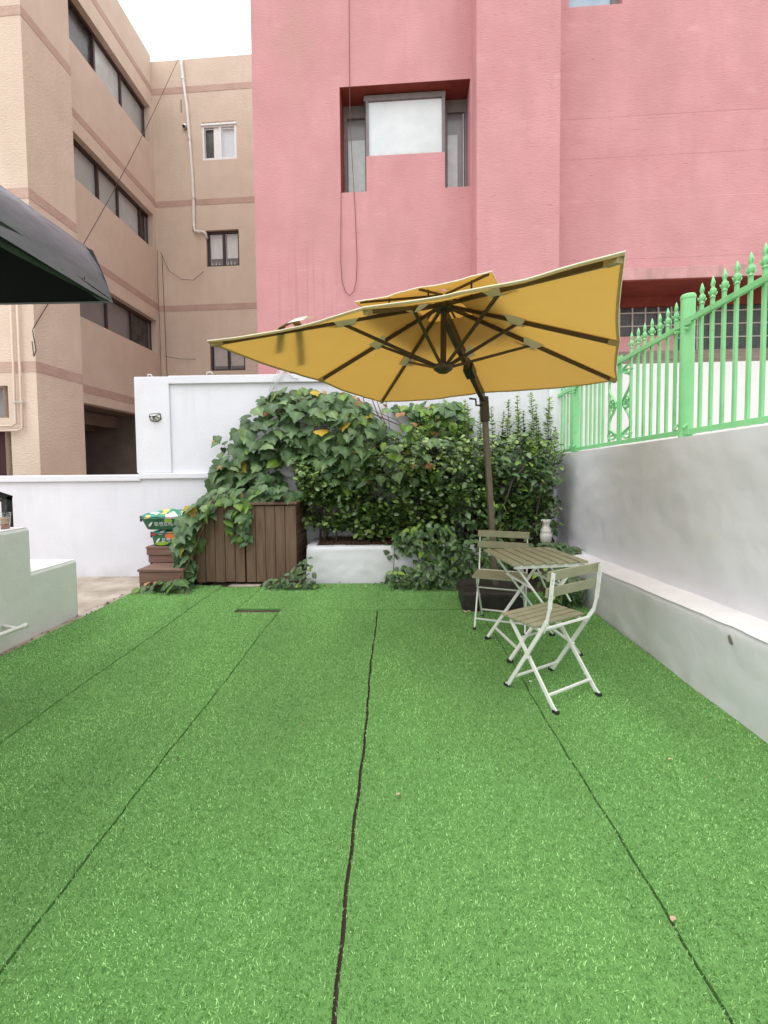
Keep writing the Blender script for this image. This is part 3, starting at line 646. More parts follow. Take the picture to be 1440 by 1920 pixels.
# ------------------------------------------------------------------ right retaining wall with ledge
def wallgrid(fn, nu, nv):
    k = MB(); k.add([fn(i/nu, j/nv) for j in range(nv+1) for i in range(nu+1)],
                    [(j*(nu+1)+i, j*(nu+1)+i+1, (j+1)*(nu+1)+i+1, (j+1)*(nu+1)+i) for j in range(nv) for i in range(nu)]); return k
from mathutils import noise as mn
def retaining_wall():
    T = thing('retaining_wall', 'silver grey plastered retaining wall with white ledge along the right side', 'wall', (2.1,2.5,0))
    def nz(y, z, a=.014, s=1.7): return a*mn.noise(Vector((y*s, z*s*1.3, 3.1))) + a*.35*mn.noise(Vector((y*6, z*7, 9.2)))
    Y0, Y1 = -4.0, 5.74
    zl = lambda y: .44 + (3.37-y)*.05 if y > 0 else .61
    xo = lambda y: 1.86 + .0275*(y-3.05)
    xi = lambda y: 2.05 + .04*(y-2.5)
    zt = lambda y: 1.51 + .022*(5.6-y)
    yy = lambda u: Y0 + (Y1-Y0)*u
    def base(u, v): y = yy(u); z = -.1 + (zl(y)+.1)*v; e = max(0,(v-.92)/.08); return (xo(y) + nz(y,z) + .012*e*e + .012*mn.noise(Vector((y*4,z*3,0)))*(1-v), y, z - .006*e)
    wallgrid(base, 160, 22).build('lower_wall', M['grey'], T, smooth=True)
    def led(u, v): y = yy(u); x0 = xo(y)+nz(y,zl(y))+.012+.008*mn.noise(Vector((y*5,0,1))); x1 = xi(y)+.03; s = min(1,v*6); return (x0+(x1-x0)*v - .012*(1-s), y, zl(y) - .006 + .010*s + .018*v + .006*mn.noise(Vector((y*5,v*4,2))))
    wallgrid(led, 160, 12).build('ledge', M['ledge'], T, smooth=True)
    def uppr(u, v): y = yy(u); z = zl(y)-.02 + (zt(y)-zl(y)+.02)*v; return (xi(y)+nz(y,z+5,.016), y, z)
    wallgrid(uppr, 160, 34).build('upper_wall', M['grey'], T, smooth=True)
    def topf(u, v): y = yy(u); return (xi(y)+nz(y,zt(y)+5,.016)+.30*v, y, zt(y)+.004*mn.noise(Vector((y*6,v,0)))-.002*(v<.01))
    wallgrid(topf, 160, 3).build('wall_top', M['ledge'], T, smooth=True)
    # broken hole in the lower face, near the ledge
    y = 2.32; x = xo(y)
    k = MB(); ring = [(.008,.05),(.022,.02),(.012,-.03),(-.012,-.045),(-.02,-.02),(-.004,.02)]
    k.add([(x-.001+nz(y+a,.41+b)-.004,y+a*.9,.415+b*.55) for a,b in ring], [tuple(range(6))])
    k.build('chipped_hole', M['garage'], T)
retaining_wall()

# ------------------------------------------------------------------ green fence
def fence():
    T = thing('fence', 'bright green iron fence with spear finials on the retaining wall', 'fence', (2.22,3.28,1.6))
    fx = lambda y: 2.22
    zr = lambda y: 2.425 - .055*(y-3.0) if y > 3.28 else 2.445 - .03*(y-2.8)
    zb = lambda y: 1.62 - .028*(y-3.0)
    OX, OY, OZ = 2.22, 3.28, 1.6
    pk_me = None; fin_me = None
    def fin_mb():
        k = MB(); k.lathe((0,0,0), [(.010,0),(.017,.004),(.017,.012),(.011,.018),(.013,.026),(.019,.042),(.016,.062),(.009,.078),(.012,.084),(.012,.09),(.014,.098),(.011,.12),(.005,.142),(.0015,.15)], 8)
        for s in (-1,1):
            k.tube([(0,s*.014,.022),(0,s*.026,.03),(0,s*.032,.045),(0,s*.026,.055)], .0035, 5)
            k.tube([(0,s*.008,.085),(0,s*.018,.092),(0,s*.020,.104),(0,s*.014,.110)], .003, 5)
            k.tube([(s*.014,0,.022),(s*.026,0,.03),(s*.030,0,.045)], .0035, 5)
        return k
    ys = [3.137,3.034,2.93,2.827,2.722,2.62,2.53,3.412,3.513,3.616,3.721,3.826,3.923,4.03,4.42,4.55,4.63,4.73,4.83,4.93,5.06,5.35,5.45,5.55,5.64,5.71]
    ys += [2.13-.103*i for i in range(9)]
    for y in ys:
        top = zr(y)+.075
        p = MB().bar((0,y-OY,zb(y)-.02-OZ),(0,y-OY,top-OZ), .0195, .0195).build('picket', M['fence'], T, local=True)
        if fin_me is None:
            f = fin_mb().build('finial', M['fence'], p, local=True, smooth=True); fin_me = f.data
        else: f = inst('finial', fin_me, p)
        f.location = (0,y-OY,top-OZ)
    # rails
    for a,b in ((1.22,3.235),(3.325,5.18),(5.26,5.74)):
        MB().bar((2.195,a,zr(a)),(2.195,b,zr(b)), .026,.040).build('rail', M['fence'], T, bevel=.003)
        MB().bar((2.205,a,zb(a)),(2.205,b,zb(b)), .030,.038).build('rail', M['fence'], T, bevel=.003)
    # round posts
    for y, zt in ((3.28,2.64),(5.22,2.50)):
        k = MB(); k.lathe((2.22,y,1.52), [(.047,0),(.047,zt-1.52-.04),(.050,zt-1.52-.039),(.050,zt-1.52-.018),(.043,zt-1.52-.006),(.0,zt-1.52)], 20); po = k.build('post', M['fence'], T, smooth=False)
        for s in (-1,1):
            k = MB(); k.box((2.175,y+s*.055-.03,zr(y)-.035),(2.21,y+s*.055+.03,zr(y)+.02)); k.tube([(2.19,y+s*.05,zr(y)-.06),(2.16,y+s*.05,zr(y)-.06)],.011,8); k.build('bracket', M['fence'], po)
            k = MB(); k.box((2.18,y+s*.055-.03,zb(y)-.02),(2.235,y+s*.055+.03,zb(y)+.022)); k.tube([(2.195,y+s*.05,zb(y)+.06),(2.165,y+s*.05,zb(y)+.03)],.009,8); k.build('bracket', M['fence'], po)
    # scroll panels
    def scroll(yc):
        k = MB()
        for dy in (-.022,.022): k.bar((2.22,yc+dy,zb(yc)-.01),(2.22,yc+dy,zr(yc)+.07), .018,.018)
        k.build('scroll_bar', M['fence'], T)
        for s in (-1,1):
            # lower and upper S scrolls built from flat bar
            def S_(z0, flip):
                pts = []
                for t in np.linspace(0,1,10): a = -PI/2 + t*2.4*PI; r = .022+.040*(1-t); pts.append((.085+0*t - 0, z0+.065, a, r))
                L_ = []
                for (cx,cz,a,r) in reversed(pts): L_.append((cx + r*math.cos(a), cz + flip*r*math.sin(a)*1.0))
                L_ = [(x,z) for x,z in L_]
                return L_
            for z0, fl in ((zb(yc)+.035,1),(zr(yc)-.10,-1)):
                hgt = (zr(yc)-zb(yc))
                c1 = []
                for t in np.linspace(0,1,14):
                    a = PI*2.6*(1-t); r = .010+.050*t
                    c1.append((.085 + r*math.cos(a+PI), r*math.sin(a+PI)))
                mid = [(.120,.06),(.120,.11),(.100,.17),(.060,.225),(.038,.27),(.040,.31)]
                c2 = []
                for t in np.linspace(0,1,12):
                    a = PI + 0 - t*PI*2.2; r = .040-.030*t
                    c2.append((.076 + r*math.cos(a), .315 + r*math.sin(a)))
                path = [(x-.0,z) for x,z in c1] + mid + c2
                zc = z0+.05 if fl>0 else z0-.0
                b = MB(); P = [Vector((2.22, yc + s*(x+.012)*1.5, zc + fl*z)) for x,z in path]
                wv = Vector((.014,0,0)); th = .0035
                for p,q in zip(P[:-1],P[1:]):
                    if (q-p).length > 1e-4: b.bar(p,q + (q-p).normalized()*.002,.024,.0095,(q-p).normalized().cross(Vector((1,0,0))))
                b.build('scroll', M['fence'], T)
    scroll(4.225); scroll(2.33)
fence()

# ------------------------------------------------------------------ left stepped wall, rail, cup, pipe
def stepped_wall():
    T = thing('stepped_wall', 'pale painted wall dropping in two steps beside the turf', 'wall', (-3.2,3.5,GZ))
    def blk(x0,y0,z0,x1,y1,z1,name,m,bev=.02): return MB().box((x0,y0,z0),(x1,y1,z1)).build(name, m, T, bevel=bev)
    def face(u, v):      # one plastered face with the stepped outline cut below
        pass
    MB().box((-3.95,-3,GZ-.05),(-3.0,3.46,.905)).build('upper_block', M['step'], T, bevel=.025)
    MB().box((-3.95,3.40,GZ-.05),(-3.0022,3.97,.525)).build('lower_block', M['step'], T, bevel=.025)
    MB().box((-3.93,-3,.9051),(-3.012,3.443,.9075)).build('upper_top', M['steptop'], T)
    MB().box((-3.93,3.463,.5251),(-3.015,3.955,.5275)).build('lower_top', M['steptop'], T)
stepped_wall()
def stair_rail():
    T = thing('stair_rail', 'black metal handrail end above the stepped wall', 'handrail', (-3.2,3.42,.905))
    MB().bar((-3.335,3.62,.5),(-3.335,3.62,1.155), .05,.06).build('post', M['black'], T, bevel=.004)
    MB().bar((-3.335,3.65,1.13),(-3.335,2.3,1.62), .05,.05).build('handrail', M['black'], T, bevel=.004)
    MB().bar((-3.50,3.52,.5),(-3.50,3.52,1.2), .05,.05).build('post', M['black'], T, bevel=.004)
    MB().bar((-3.36,3.62,1.12),(-3.7,3.5,1.25), .04,.04).build('crossbar', M['black'], T, bevel=.004)
stair_rail()
def drink_cup():
    T = thing('plastic_cup', 'clear plastic cup half full of iced brown drink on the stepped wall', 'cup', (-3.10,3.34,.9075))
    x, y, z = -3.10, 3.34, .9085
    MB().lathe((x,y,z), [(.029,0),(.040,.125),(.0425,.127),(.0425,.132),(.039,.131),(.028,.004)], 20).build('cup', M['cup'], T, smooth=True)
    MB().lathe((x,y,z+.005), [(.0275,0),(.0305,.036)], 20).build('drink', M['coffee'], T, smooth=True)
    MB().lathe((x,y,z+.0415), [(.0306,0),(.0345,.05)], 20).build('milk_layer', M['milk'], T, smooth=True)
    MB().tube([(x-.005,y,z+.06),(x+.018,y,z+.185)], .005, 8).build('straw', M['black'], T, smooth=True)
drink_cup()
def tap_pipe():
    T = thing('wall_pipe', 'white plastic pipe bracket fixed low on the stepped wall', 'pipe', (-2.97,3.1,.12))
    MB().tube([(-2.90,2.5,.20),(-2.90,3.22,.155),(-2.90,3.24,.154)], .016, 10).build('pipe', M['pvc'], T, smooth=True)
    MB().tube([(-2.90,3.225,.155),(-2.90,3.265,.152)], .021, 12).build('end_cap', M['pvc'], T, smooth=True)
    for y in (2.99,3.17): MB().tube([(-3.0,y,.185),(-2.90,y,.17)], .012, 8).build('bracket', M['pvc'], T, smooth=True)
    MB().box((-3.001,2.93,.12),(-2.985,3.05,.23)).build('wall_plate', M['steel'], T)
tap_pipe()

# ------------------------------------------------------------------ awning at the left edge
def awning():
    T = thing('awning', 'charcoal fabric awning corner with dark green lining, upper left', 'awning', (-2.4,1.0,2.3))
    def side(u, v):
        y = -1.6 + 4.0*u; zz = 2.315 + .24*v
        bulge = .012*math.sin(v*PI) + .006*math.sin(u*31)*math.sin(v*PI)+.010*math.sin(u*13+v*3)*math.sin(v*PI)
        return (-1.575 + .01*(1-v) + bulge - .03*v*v, 2.42-(1-u)*4.0 - .10*v*(u>.999) - .11*v*max(0,(u-.94)/.06), zz + .004*math.sin(u*25)*(1-v))
    wallgrid(side, 90, 12).build('side_valance', M['awning'], T, smooth=True)
    def top(u, v):
        y = -1.58 + 3.89*u; return (-1.605 - 2.3*v, y, 2.555 + .02*math.sin(v*PI)*0 + .55*v*0.6)
    wallgrid(top, 20, 8).build('roof_cloth', M['awning'], T, smooth=True)
    def front(u, v):
        return (-1.565 - 2.35*u - .03*v*v, 2.42 - .11*v, 2.315 + .24*v + (.33*u)*v)
    wallgrid(front, 20, 6).build('front_valance', M['awning'], T, smooth=True)
    # inner hem along the lower edge, grommet, frame bars and lining
    def hem(u, v): y = -1.6+4.0*u; return (-1.572-.05*v, y, 2.313 + .008*v + .003*math.sin(u*60))
    wallgrid(hem, 60, 2).build('hem', M['awnin'], T, smooth=True)
    k = MB(); k.box((-1.66,-1.6,2.335),(-1.62,2.35,2.40)); k.box((-3.9,2.33,2.335),(-1.661,2.37,2.40)); k.build('frame_bar', M['black'], T, bevel=.004)
    k = MB(); k.box((-3.9,-1.6,2.322),(-1.60,2.41,2.328)); k.build('interior', M['awnblk'], T)  # flat black sheet stands in for the shaded inside of the awning
    def lip(u, v): y = -1.6+4.0*u; q = min(1,(1-u)*6+.12); return (-1.592+.030*v+.003*math.sin(u*40)*v, y, 2.318-.026*q+(.085*q)*v)
    wallgrid(lip, 60, 2).build('green_trim', M['awnin'], T, smooth=True)
    k = MB(); k.tube([(-1.58,2.19,2.352),(-1.560,2.19,2.352)], .012, 14); gr = k.build('grommet', M['framegy'], T)
    k = MB(); k.tube([(-1.5599,2.19,2.352),(-1.5590,2.19,2.352)], .006, 10); k.build('grommet_hole', M['dark'], gr)
    MB().box((-3.95,-1.7,0),(-3.85,-1.6,2.6)).build('post', M['black'], T)
awning()

# ------------------------------------------------------------------ umbrella
def umbrella():
    c = Vector((.387,3.216,2.138)); A = Matrix.Rotation(R(-27),3,'Z') @ Matrix.Rotation(R(-2.05),3,'X')
    T = thing('cantilever_umbrella', 'square mustard cantilever parasol with brown ribs over the bistro table', 'umbrella', (1.05,4.30,0))
    U = lambda x,y,z: c + A @ Vector((x,y,z))
    h, a = .456, 1.15; TH = .018
    def zz(x, y):
        r = max(abs(x),abs(y))/a; ang = (math.atan2(y,x)/(PI/4)) % 1
        sag = math.sin(ang*PI)*.030*r
        return h*(1-r) - sag + .012*mn.noise(Vector((x*2.2,y*2.2,1)))*math.sin(ang*PI)
    def cloth(r0, r1, nr, name, dz, slope=1.0, mats=M['canopy'], n=128):
        k = MB(); vs = []; 
        for i in range(nr+1):
            r = r0 + (r1-r0)*i/nr
            for j in range(n):
                t = j/n*8; s = int(t)//2; f = (t - 2*s)/2     # walk the square
                x,y = [(-1+2*f,-1),(1,-1+2*f),(1-2*f,1),(-1,1-2*f)][s]
                inn = 1 - .012*math.sin(((f*2)%1)*PI)*(r/a)
                X_,Y_ = x*r*inn, y*r*inn
                z = h*(1-slope*r/a) + dz - math.sin(((f*2)%1)*PI)*.022*(r/a)
                z += (.008*mn.noise(Vector((X_*5,Y_*5,dz))) + .005*mn.noise(Vector((r*3,math.atan2(Y_,X_)*14,dz+2))))*math.sin(((f*2)%1)*PI)**.7
                vs.append(U(X_,Y_,z))
        fs = [(i*n+j, i*n+(j+1)%n, (i+1)*n+(j+1)%n, (i+1)*n+j) for i in range(nr) for j in range(n)]
        k.add(vs, fs); return k.build(name, mats, T, smooth=True), vs[-n:]
    can, rim = cloth(.17, a, 16, 'canopy', 0)
    # rim hem: narrow doubled cloth turned under
    k = MB(); n = len(rim)
    cc = U(0,0,h); ins = [p + (cc-p).normalized()*.016 - Vector((0,0,.005)) for p in rim]; low = [p - Vector((0,0,.009)) for p in rim]
    k.add(rim+low+ins, [(i,(i+1)%n,n+(i+1)%n,n+i) for i in range(n)] + [(n+i,n+(i+1)%n,2*n+(i+1)%n,2*n+i) for i in range(n)])
    k.build('hem', M['hem'], can, smooth=True)
    MB().tube([p+Vector((0,0,.004)) for p in rim]+[rim[0]+Vector((0,0,.004))], .0042, 6, cap=False).build('edging', M['edging'], can, smooth=True)  # added thin cord, stands in for the lit upper cloth at the rim
    top, rim2 = cloth(.02, .475, 6, 'vent_canopy', .095, .97)
    for dx,dy in ((-1,-1),(0,-1),(1,-1),(1,0),(1,1),(0,1),(-1,1),(-1,0)):
        pr = Vector((-dy,dx,0)).normalized()*.011; q = lambda t,s: U(dx*a*t+pr.x*s, dy*a*t+pr.y*s, h*(1-t)-.0035)
        k = MB(); k.add([q(.34,-1),q(.995,-1),q(.995,1),q(.34,1)], [(0,1,2,3)]); k.build('seam', M['hem'], can)
    MB().tube([p+Vector((0,0,.002)) for p in rim2]+[rim2[0]+Vector((0,0,.002))], .005, 6, cap=False).build('edging', M['edging'], top, smooth=True)
    # vent stand-offs, ribs, struts
    dirs = [(-1,-1),(0,-1),(1,-1),(1,0),(1,1),(0,1),(-1,1),(-1,0)]
    for dx,dy in dirs:
        p = lambda t, off=-.022: U(dx*a*t, dy*a*t, h*(1-t)+off)
        k = MB().bar(p(.045),p(.975), .018,.025); rib = k.build('rib', M['bronze'], T)
        MB().bar(p(.945,-.022),p(.988,-.018), .028,.032).build('rib_end', M['strap'], rib)
        s0 = U(dx*.045,dy*.045,-.02)
        ts = .46
        strut = MB().bar(s0, p(ts,-.042), .015,.021).build('strut', M['bronze'], T)
        # cloth pocket wrapped round the rib where the strut meets it
        pr = Vector((-dy,dx,0)).normalized(); w_ = .075
        q = lambda t, s, off: U(dx*a*t + pr.x*s, dy*a*t + pr.y*s, h*(1-t)+off)
        kk = MB(); kk.add([q(ts-.065,-w_,-.010),q(ts+.065,-w_*.9,-.012),q(ts+.065,w_*.9,-.012),q(ts-.065,w_,-.010),q(ts-.04,-.014,-.052),q(ts+.03,-.014,-.050),q(ts+.03,.014,-.050),q(ts-.04,.014,-.052)],
                          [(0,1,5,4),(3,7,6,2),(4,5,6,7)])
        kk.build('pocket', M['pocket'], rib)
        MB().bar(U(dx*.03,dy*.03,h+.04),U(dx*.45,dy*.45,h*(1-.97*.45/a)+.088), .012,.014).build('vent_rib', M['bronze'], T)
        MB().bar(U(dx*.30,dy*.30,h*(1-.30/a)-.01),U(dx*.30,dy*.30,h*(1-.97*.30/a)+.085), .012,.012).build('vent_post', M['bronze'], T)
    MB().bar(U(0,0,h-.03),U(0,0,-.04), .040,.040).build('centre_pole', M['bronze'], T)
    k = MB(); vs=[]; 
    for i,(r,z) in enumerate(((.02,h-.06),(.07,h-.06),(.07,h-.01),(.02,h))):
        for j in range(16): vs.append(U(r*math.cos(j*PI/8),r*math.sin(j*PI/8),z))
    k.add(vs, [(i*16+j,i*16+(j+1)%16,(i+1)*16+(j+1)%16,(i+1)*16+j) for i in range(3) for j in range(16)]); k.build('hub', M['bronze'], T)
    k = MB(); vs=[]
    for i,(r,z) in enumerate(((.001,-.075),(.035,-.07),(.07,-.045),(.075,-.015),(.04,.0),(.001,.0))):
        for j in range(16): vs.append(U(r*math.cos(j*PI/8),r*math.sin(j*PI/8),z))
    k.add(vs, [(i*16+j,i*16+(j+1)%16,(i+1)*16+(j+1)%16,(i+1)*16+j) for i in range(5) for j in range(16)]); k.build('runner', M['bronze'], T)
    # tie straps lying across the top of the cloth at the left
    def onto(P, lift=.006):
        l = A.transposed() @ (P - c); r = max(abs(l.x),abs(l.y)); return U(l.x,l.y,h*(1-r/a)+lift)
    for (p0,p1) in (((-.50,-1.12),(-1.01,-.666)),((-.47,-1.12),(-1.042,-.372))):
        p0 = Vector((*p0,0)); p1 = Vector((*p1,0)); k = MB(); side = (p1-p0).cross(Vector((0,0,1))).normalized()*.024
        vs = []
        for t in np.linspace(0,1,13):
            q = p0.lerp(p1,t)
            for sg in (-1,1):
                e_ = q+side*sg; vs.append(U(e_.x,e_.y,h*(1-max(abs(e_.x),abs(e_.y))/a)+.010))
        k.add(vs, [(2*i,2*i+1,2*i+3,2*i+2) for i in range(12)]); k.build('tie_strap', M['strap'], T)
    lp = [(-.52,-1.135,.014),(-.40,-1.135,.014),(-.42,-1.07,.062),(-.51,-1.07,.062),(-.42,-1.0,.078),(-.51,-1.0,.078)]
    q = [U(x,y,z) for x,y,z in lp]
    k = MB(); k.add(q, [(0,1,2,3),(3,2,4,5)]); k.build('strap_loop', M['pocket'], T)
    # mast, crank box and arm
    foot, mt = Vector((1.045,4.30,.06)), Vector((.925,4.30,1.97))
    MB().bar(foot, mt, .052,.070,(0,1,0)).build('mast', M['mast'], T, bevel=.006)
    d = (mt-foot).normalized()
    MB().bar(foot-d*.02, foot+d*.10, .085,.10,(0,1,0)).build('mast_socket', M['bronze'], T, bevel=.006)
    MB().bar(mt-d*.16, mt+d*.09, .075,.105,(0,1,0)).build('crank_box', M['bronze'], T, bevel=.012)
    k = MB(); p = mt - d*.0 + Vector((-.04,-.03,0)); k.tube([p,p+Vector((-.05,-.02,.0)),p+Vector((-.055,-.02,.06)),p+Vector((-.12,-.03,.065))], .010, 8); k.build('crank_handle', M['black'], T, smooth=True)
    hubp = U(0,0,h-.10)
    MB().bar(mt+d*.05, hubp, .045,.060).build('arm', M['bronze'], T, bevel=.005)
    m_ = (mt+d*.05).lerp(hubp,.42); dd = (hubp-mt).normalized()
    MB().bar(m_-dd*.07, m_+dd*.07, .085,.085).build('arm_slider', M['black'], T, bevel=.008)
umbrella()
def base_weight():
    T = thing('umbrella_weight', 'dark plastic parasol base weight behind the bistro table', 'weight', (.97,4.24,0), R(-4))
    k = MB(); pr = [(.985,0),(1.0,.15),(.985,.172),(.95,.18)]; vs=[]; n=64
    def sq(t, hw, hd, rr):
        a = t*2*PI; x,y = math.cos(a), math.sin(a); m = (abs(x)**14+abs(y)**14)**(-1/14); return x*m*hw, y*m*hd
    for s,z in pr:
        for j in range(n): x,y = sq(j/n,.30*s,.26*s,0); vs.append((x,y,z-.004))
    k.add(vs, [(i*n+j,i*n+(j+1)%n,(i+1)*n+(j+1)%n,(i+1)*n+j) for i in range(3) for j in range(n)] + [tuple(3*n+j for j in range(n))])
    k.build('shell', M['weight'], T, local=True)
    for s in (-1,1):
        MB().box((s*.20-.05,-.01,.172),(s*.20+.05,.01,.182)).build('filler_rib', M['weight'], T, local=True)
base_weight()

# ------------------------------------------------------------------ bistro set
def make_chair(name, label, cat):
    T = thing(name, label, cat); bt = dict(local=True, bevel=.002)
    W = .205
    mt = M['wmetal']
    for s in (-1,1):
        x = s*W
        k = MB()      # post runs from back top down to the front foot
        P = [(x,-.165,.785),(x,-.150,.66),(x,-.142,.58),(x,-.122,.50),(x*.985,-.095,.455),(x*.985,.165,.022),(x*.985,.185,.010)]
        for i,(p,q) in enumerate(zip(P[:-1],P[1:])): k.bar(p,q,.009 if i<3 else .012,.022 if i!=2 else .016,(0,1,0))
        post = k.build('post', mt, T, local=True)
        MB().box((x*.985-.012,.165,0),(x*.985+.012,.200,.016)).build('rubber_foot', M['rubber'], post, local=True, bevel=.003)
        k = MB(); xi = s*(W-.018)
        P = [(xi,.165,.425),(xi,-.155,.022),(xi,-.175,.010)]
        for p,q in zip(P[:-1],P[1:]): k.bar(p,q,.012,.021,(0,1,0))
        leg = k.build('leg', mt, T, local=True)
        MB().box((xi-.012,-.190,0),(xi+.012,-.155,.016)).build('rubber_foot', M['rubber'], leg, local=True, bevel=.003)
        MB().bar((xi*.97,-.09,.428),(xi*.97,.185,.436), .012,.016).build('seat_rail', mt, T, **bt)
        k = MB(); k.tube([(x*1.02,.014,.245),(xi*.95,.014,.245)], .007, 8); k.build('pivot', mt, T, local=True)
        for z in (.745,.725,.655,.635):
            k = MB(); yq = -.165+(.785-z)*.12+.012; k.tube([(x+s*.004,yq-.016,z),(x+s*.0055,yq-.016,z)], .004, 6); k.build('screw', M['steel'], T, local=True)
    for y,z in ((.134,.075),(-.118,.075)):
        ww = W*.985 if y>0 else W-.018
        MB().bar((-ww,y,z),(ww,y,z), .013,.013).build('stretcher', mt, T, **bt)
    MB().bar((-W,-.088,.445),(W,-.088,.445), .013,.013).build('crossbar', mt, T, **bt)
    MB().bar((-(W-.018),-.02,.195+.0),(W-.018,-.02,.195), .011,.011).build('crossbar', mt, T, **bt) if False else None
    MB().bar((-(W-.018),.09,.335),(W-.018,.09,.335), .011,.011).build('crossbar', mt, T, **bt)
    for i in range(5):
        y = .195 - i*.0545
        MB().box((-.218,y-.0222,.441),(.218,y+.0222,.456)).build('seat_slat', M['slat'], T, local=True, bevel=.003)
    for z0,z1,yq in ((.735,.792,-.152),(.640,.697,-.141)):
        k = MB(); k.hexa([(-.222,yq+.006,z0),(.222,yq+.006,z0),(.222,yq+.02,z0),(-.222,yq+.02,z0),(-.222,yq,z1),(.222,yq,z1),(.222,yq+.014,z1),(-.222,yq+.014,z1)])
        k.build('back_slat', M['slat'], T, local=True, bevel=.003)
    return T
ch = make_chair('folding_chair', 'taupe slatted folding chair with its back to the camera, nearest chair', 'chair')
ch['group'] = 'folding bistro chairs'
ch2 = link_copy(ch, None); ch2['label'] = 'folding bistro chair on the far side of the table, facing the camera'
ch.location = (.972,2.572,0); ch.rotation_euler = (0,0,R(30))
ch2.location = (.935,3.66,0); ch2.rotation_euler = (0,0,R(160))
def bistro_table():
    T = thing('bistro_table', 'small folding table with taupe slats and white metal legs', 'table', (1.045,3.19,0), R(9))
    hw, hd = .282, .262
    for i in range(7):
        x = -hw + .035 + i*(2*hw-.07)/6
        MB().box((x-.0325,-hd,.690),(x+.0325,hd,.706)).build('slat', M['slat'], T, local=True, bevel=.003)
        for y in (-hd+.03,hd-.03):
            k = MB(); k.tube([(x,y,.690),(x,y,.684)], .011, 8); k.build('slat_clip', M['wmetal'], T, local=True)
    for y in (-hd+.03,hd-.03): MB().box((-hw+.03,y-.010,.664),(hw-.03,y+.010,.6895)).build('apron', M['wmetal'], T, local=True, bevel=.002)
    fx, fy = .268, .205
    for s in (-1,1):
        for q,(y) in enumerate((-fy,fy)):
            yy = y*(1.0 if s<0 else .90)
            k = MB(); k.bar((s*fx,yy,.018),(-s*(fx-.05),yy*.98,.672), .012,.026,(0,1,0)); lg = k.build('leg', M['wmetal'], T, local=True)
            MB().box((s*fx-.022,yy-.012,0),(s*fx+.022,yy+.012,.020)).build('rubber_foot', M['rubber'], lg, local=True, bevel=.003)
        f_ = 1.0 if s<0 else .90
        MB().bar((s*fx*.80,-fy*f_,.095),(s*fx*.80,fy*f_,.095), .014,.014).build('stretcher', M['wmetal'], T, local=True)
        MB().bar((s*fx*.42,-fy*.95,.52),(s*fx*.42,fy*.95,.52), .013,.013).build('crossbar', M['wmetal'], T, local=True)
    for y in (-fy*.96,fy*.96):
        k = MB(); k.tube([(0.01,y-.012,.33),(0.01,y+.012,.33)], .008, 8); k.build('pivot', M['steel'], T, local=True)
        MB().bar((.06,y*.6,.672),(.20,y*.9,.40), .008,.02,(0,1,0)).build('brace', M['wmetal'], T, local=True)
bistro_table()

# ------------------------------------------------------------------ wooden cupboard, steps, bags
def cupboard():
    T = thing('wooden_cupboard', 'brown plank storage cupboard with double doors under the ivy', 'cupboard', (-1.74,5.3,0))
    x0, x1, y0, y1, zt = -2.33, -1.145, 4.965, 5.66, .955
    MB().box((x0+.02,y0+.03,.05),(x1-.03,y1,zt-.02)).build('carcass', M['dark'], T)
    # doors: backing panel with planks
    wpl = (x1-x0-.012)/10
    for d in range(2):
        a = x0 + d*5*wpl + d*.012
        dr = MB().box((a+.004,y0+.012,.035),(a+5*wpl-.004,y0+.028,zt-.028)).build('door', M['dark'], T)
        for i in range(5):
            b = a + i*wpl
            MB().box((b+.003,y0-.008+random.uniform(0,.005),.028+random.uniform(-.004,.004)),(b+wpl-.003,y0+.0115,zt-.026)).build('plank', M['wood'], dr, bevel=.004)
    # right side boards
    for j in range(7):
        z = .045 + j*.129
        MB().box((x1-.03,y0+.03,z),(x1+random.uniform(-.003,.003),y1,z+.121)).build('side_board', M['woodh'], T, bevel=.004)
    MB().box((x1-.035,y0-.008,.03),(x1+.012,y0+.029,zt-.026)).build('corner_post', M['wood'], T, bevel=.003)
    for j in range(7):
        z = .045 + j*.129
        MB().box((x0,y0+.03,z),(x0+.02,y1,z+.121)).build('side_board', M['woodh'], T, bevel=.004)
    k = MB(); k.hexa([(x0-.02,y0-.03,zt-.022),(x1+.03,y0-.03,zt-.012),(x1+.03,y1,zt-.012),(x0-.02,y1,zt-.022),(x0-.02,y0-.03,zt+.006),(x1+.03,y0-.03,zt+.016),(x1+.03,y1,zt+.03),(x0-.02,y1,zt+.02)])
    k.build('lid', M['woodh'], T, bevel=.005)
    for x in (x0+.1,x1-.12): MB().box((x-.05,y0+.03,-.02),(x+.05,y1-.03,.05)).build('foot', M['dark'], T)
    # padlock and hasp between the doors
    xm = (x0+x1)/2 + .01
    hs_ = MB().box((xm-.035,y0-.016,.585),(xm+.02,y0-.009,.60)).build('hasp', M['steel'], T)
    MB().box((xm-.016,y0-.030,.505),(xm+.016,y0-.012,.555)).build('padlock', M['steel'], hs_, bevel=.004)
    k = MB(); k.tube([(xm-.010,y0-.02,.55),(xm-.010,y0-.02,.578),(xm,y0-.02,.59),(xm+.010,y0-.02,.578),(xm+.010,y0-.02,.55)], .003, 6); k.build('shackle', M['steel'], hs_, smooth=True)
cupboard()
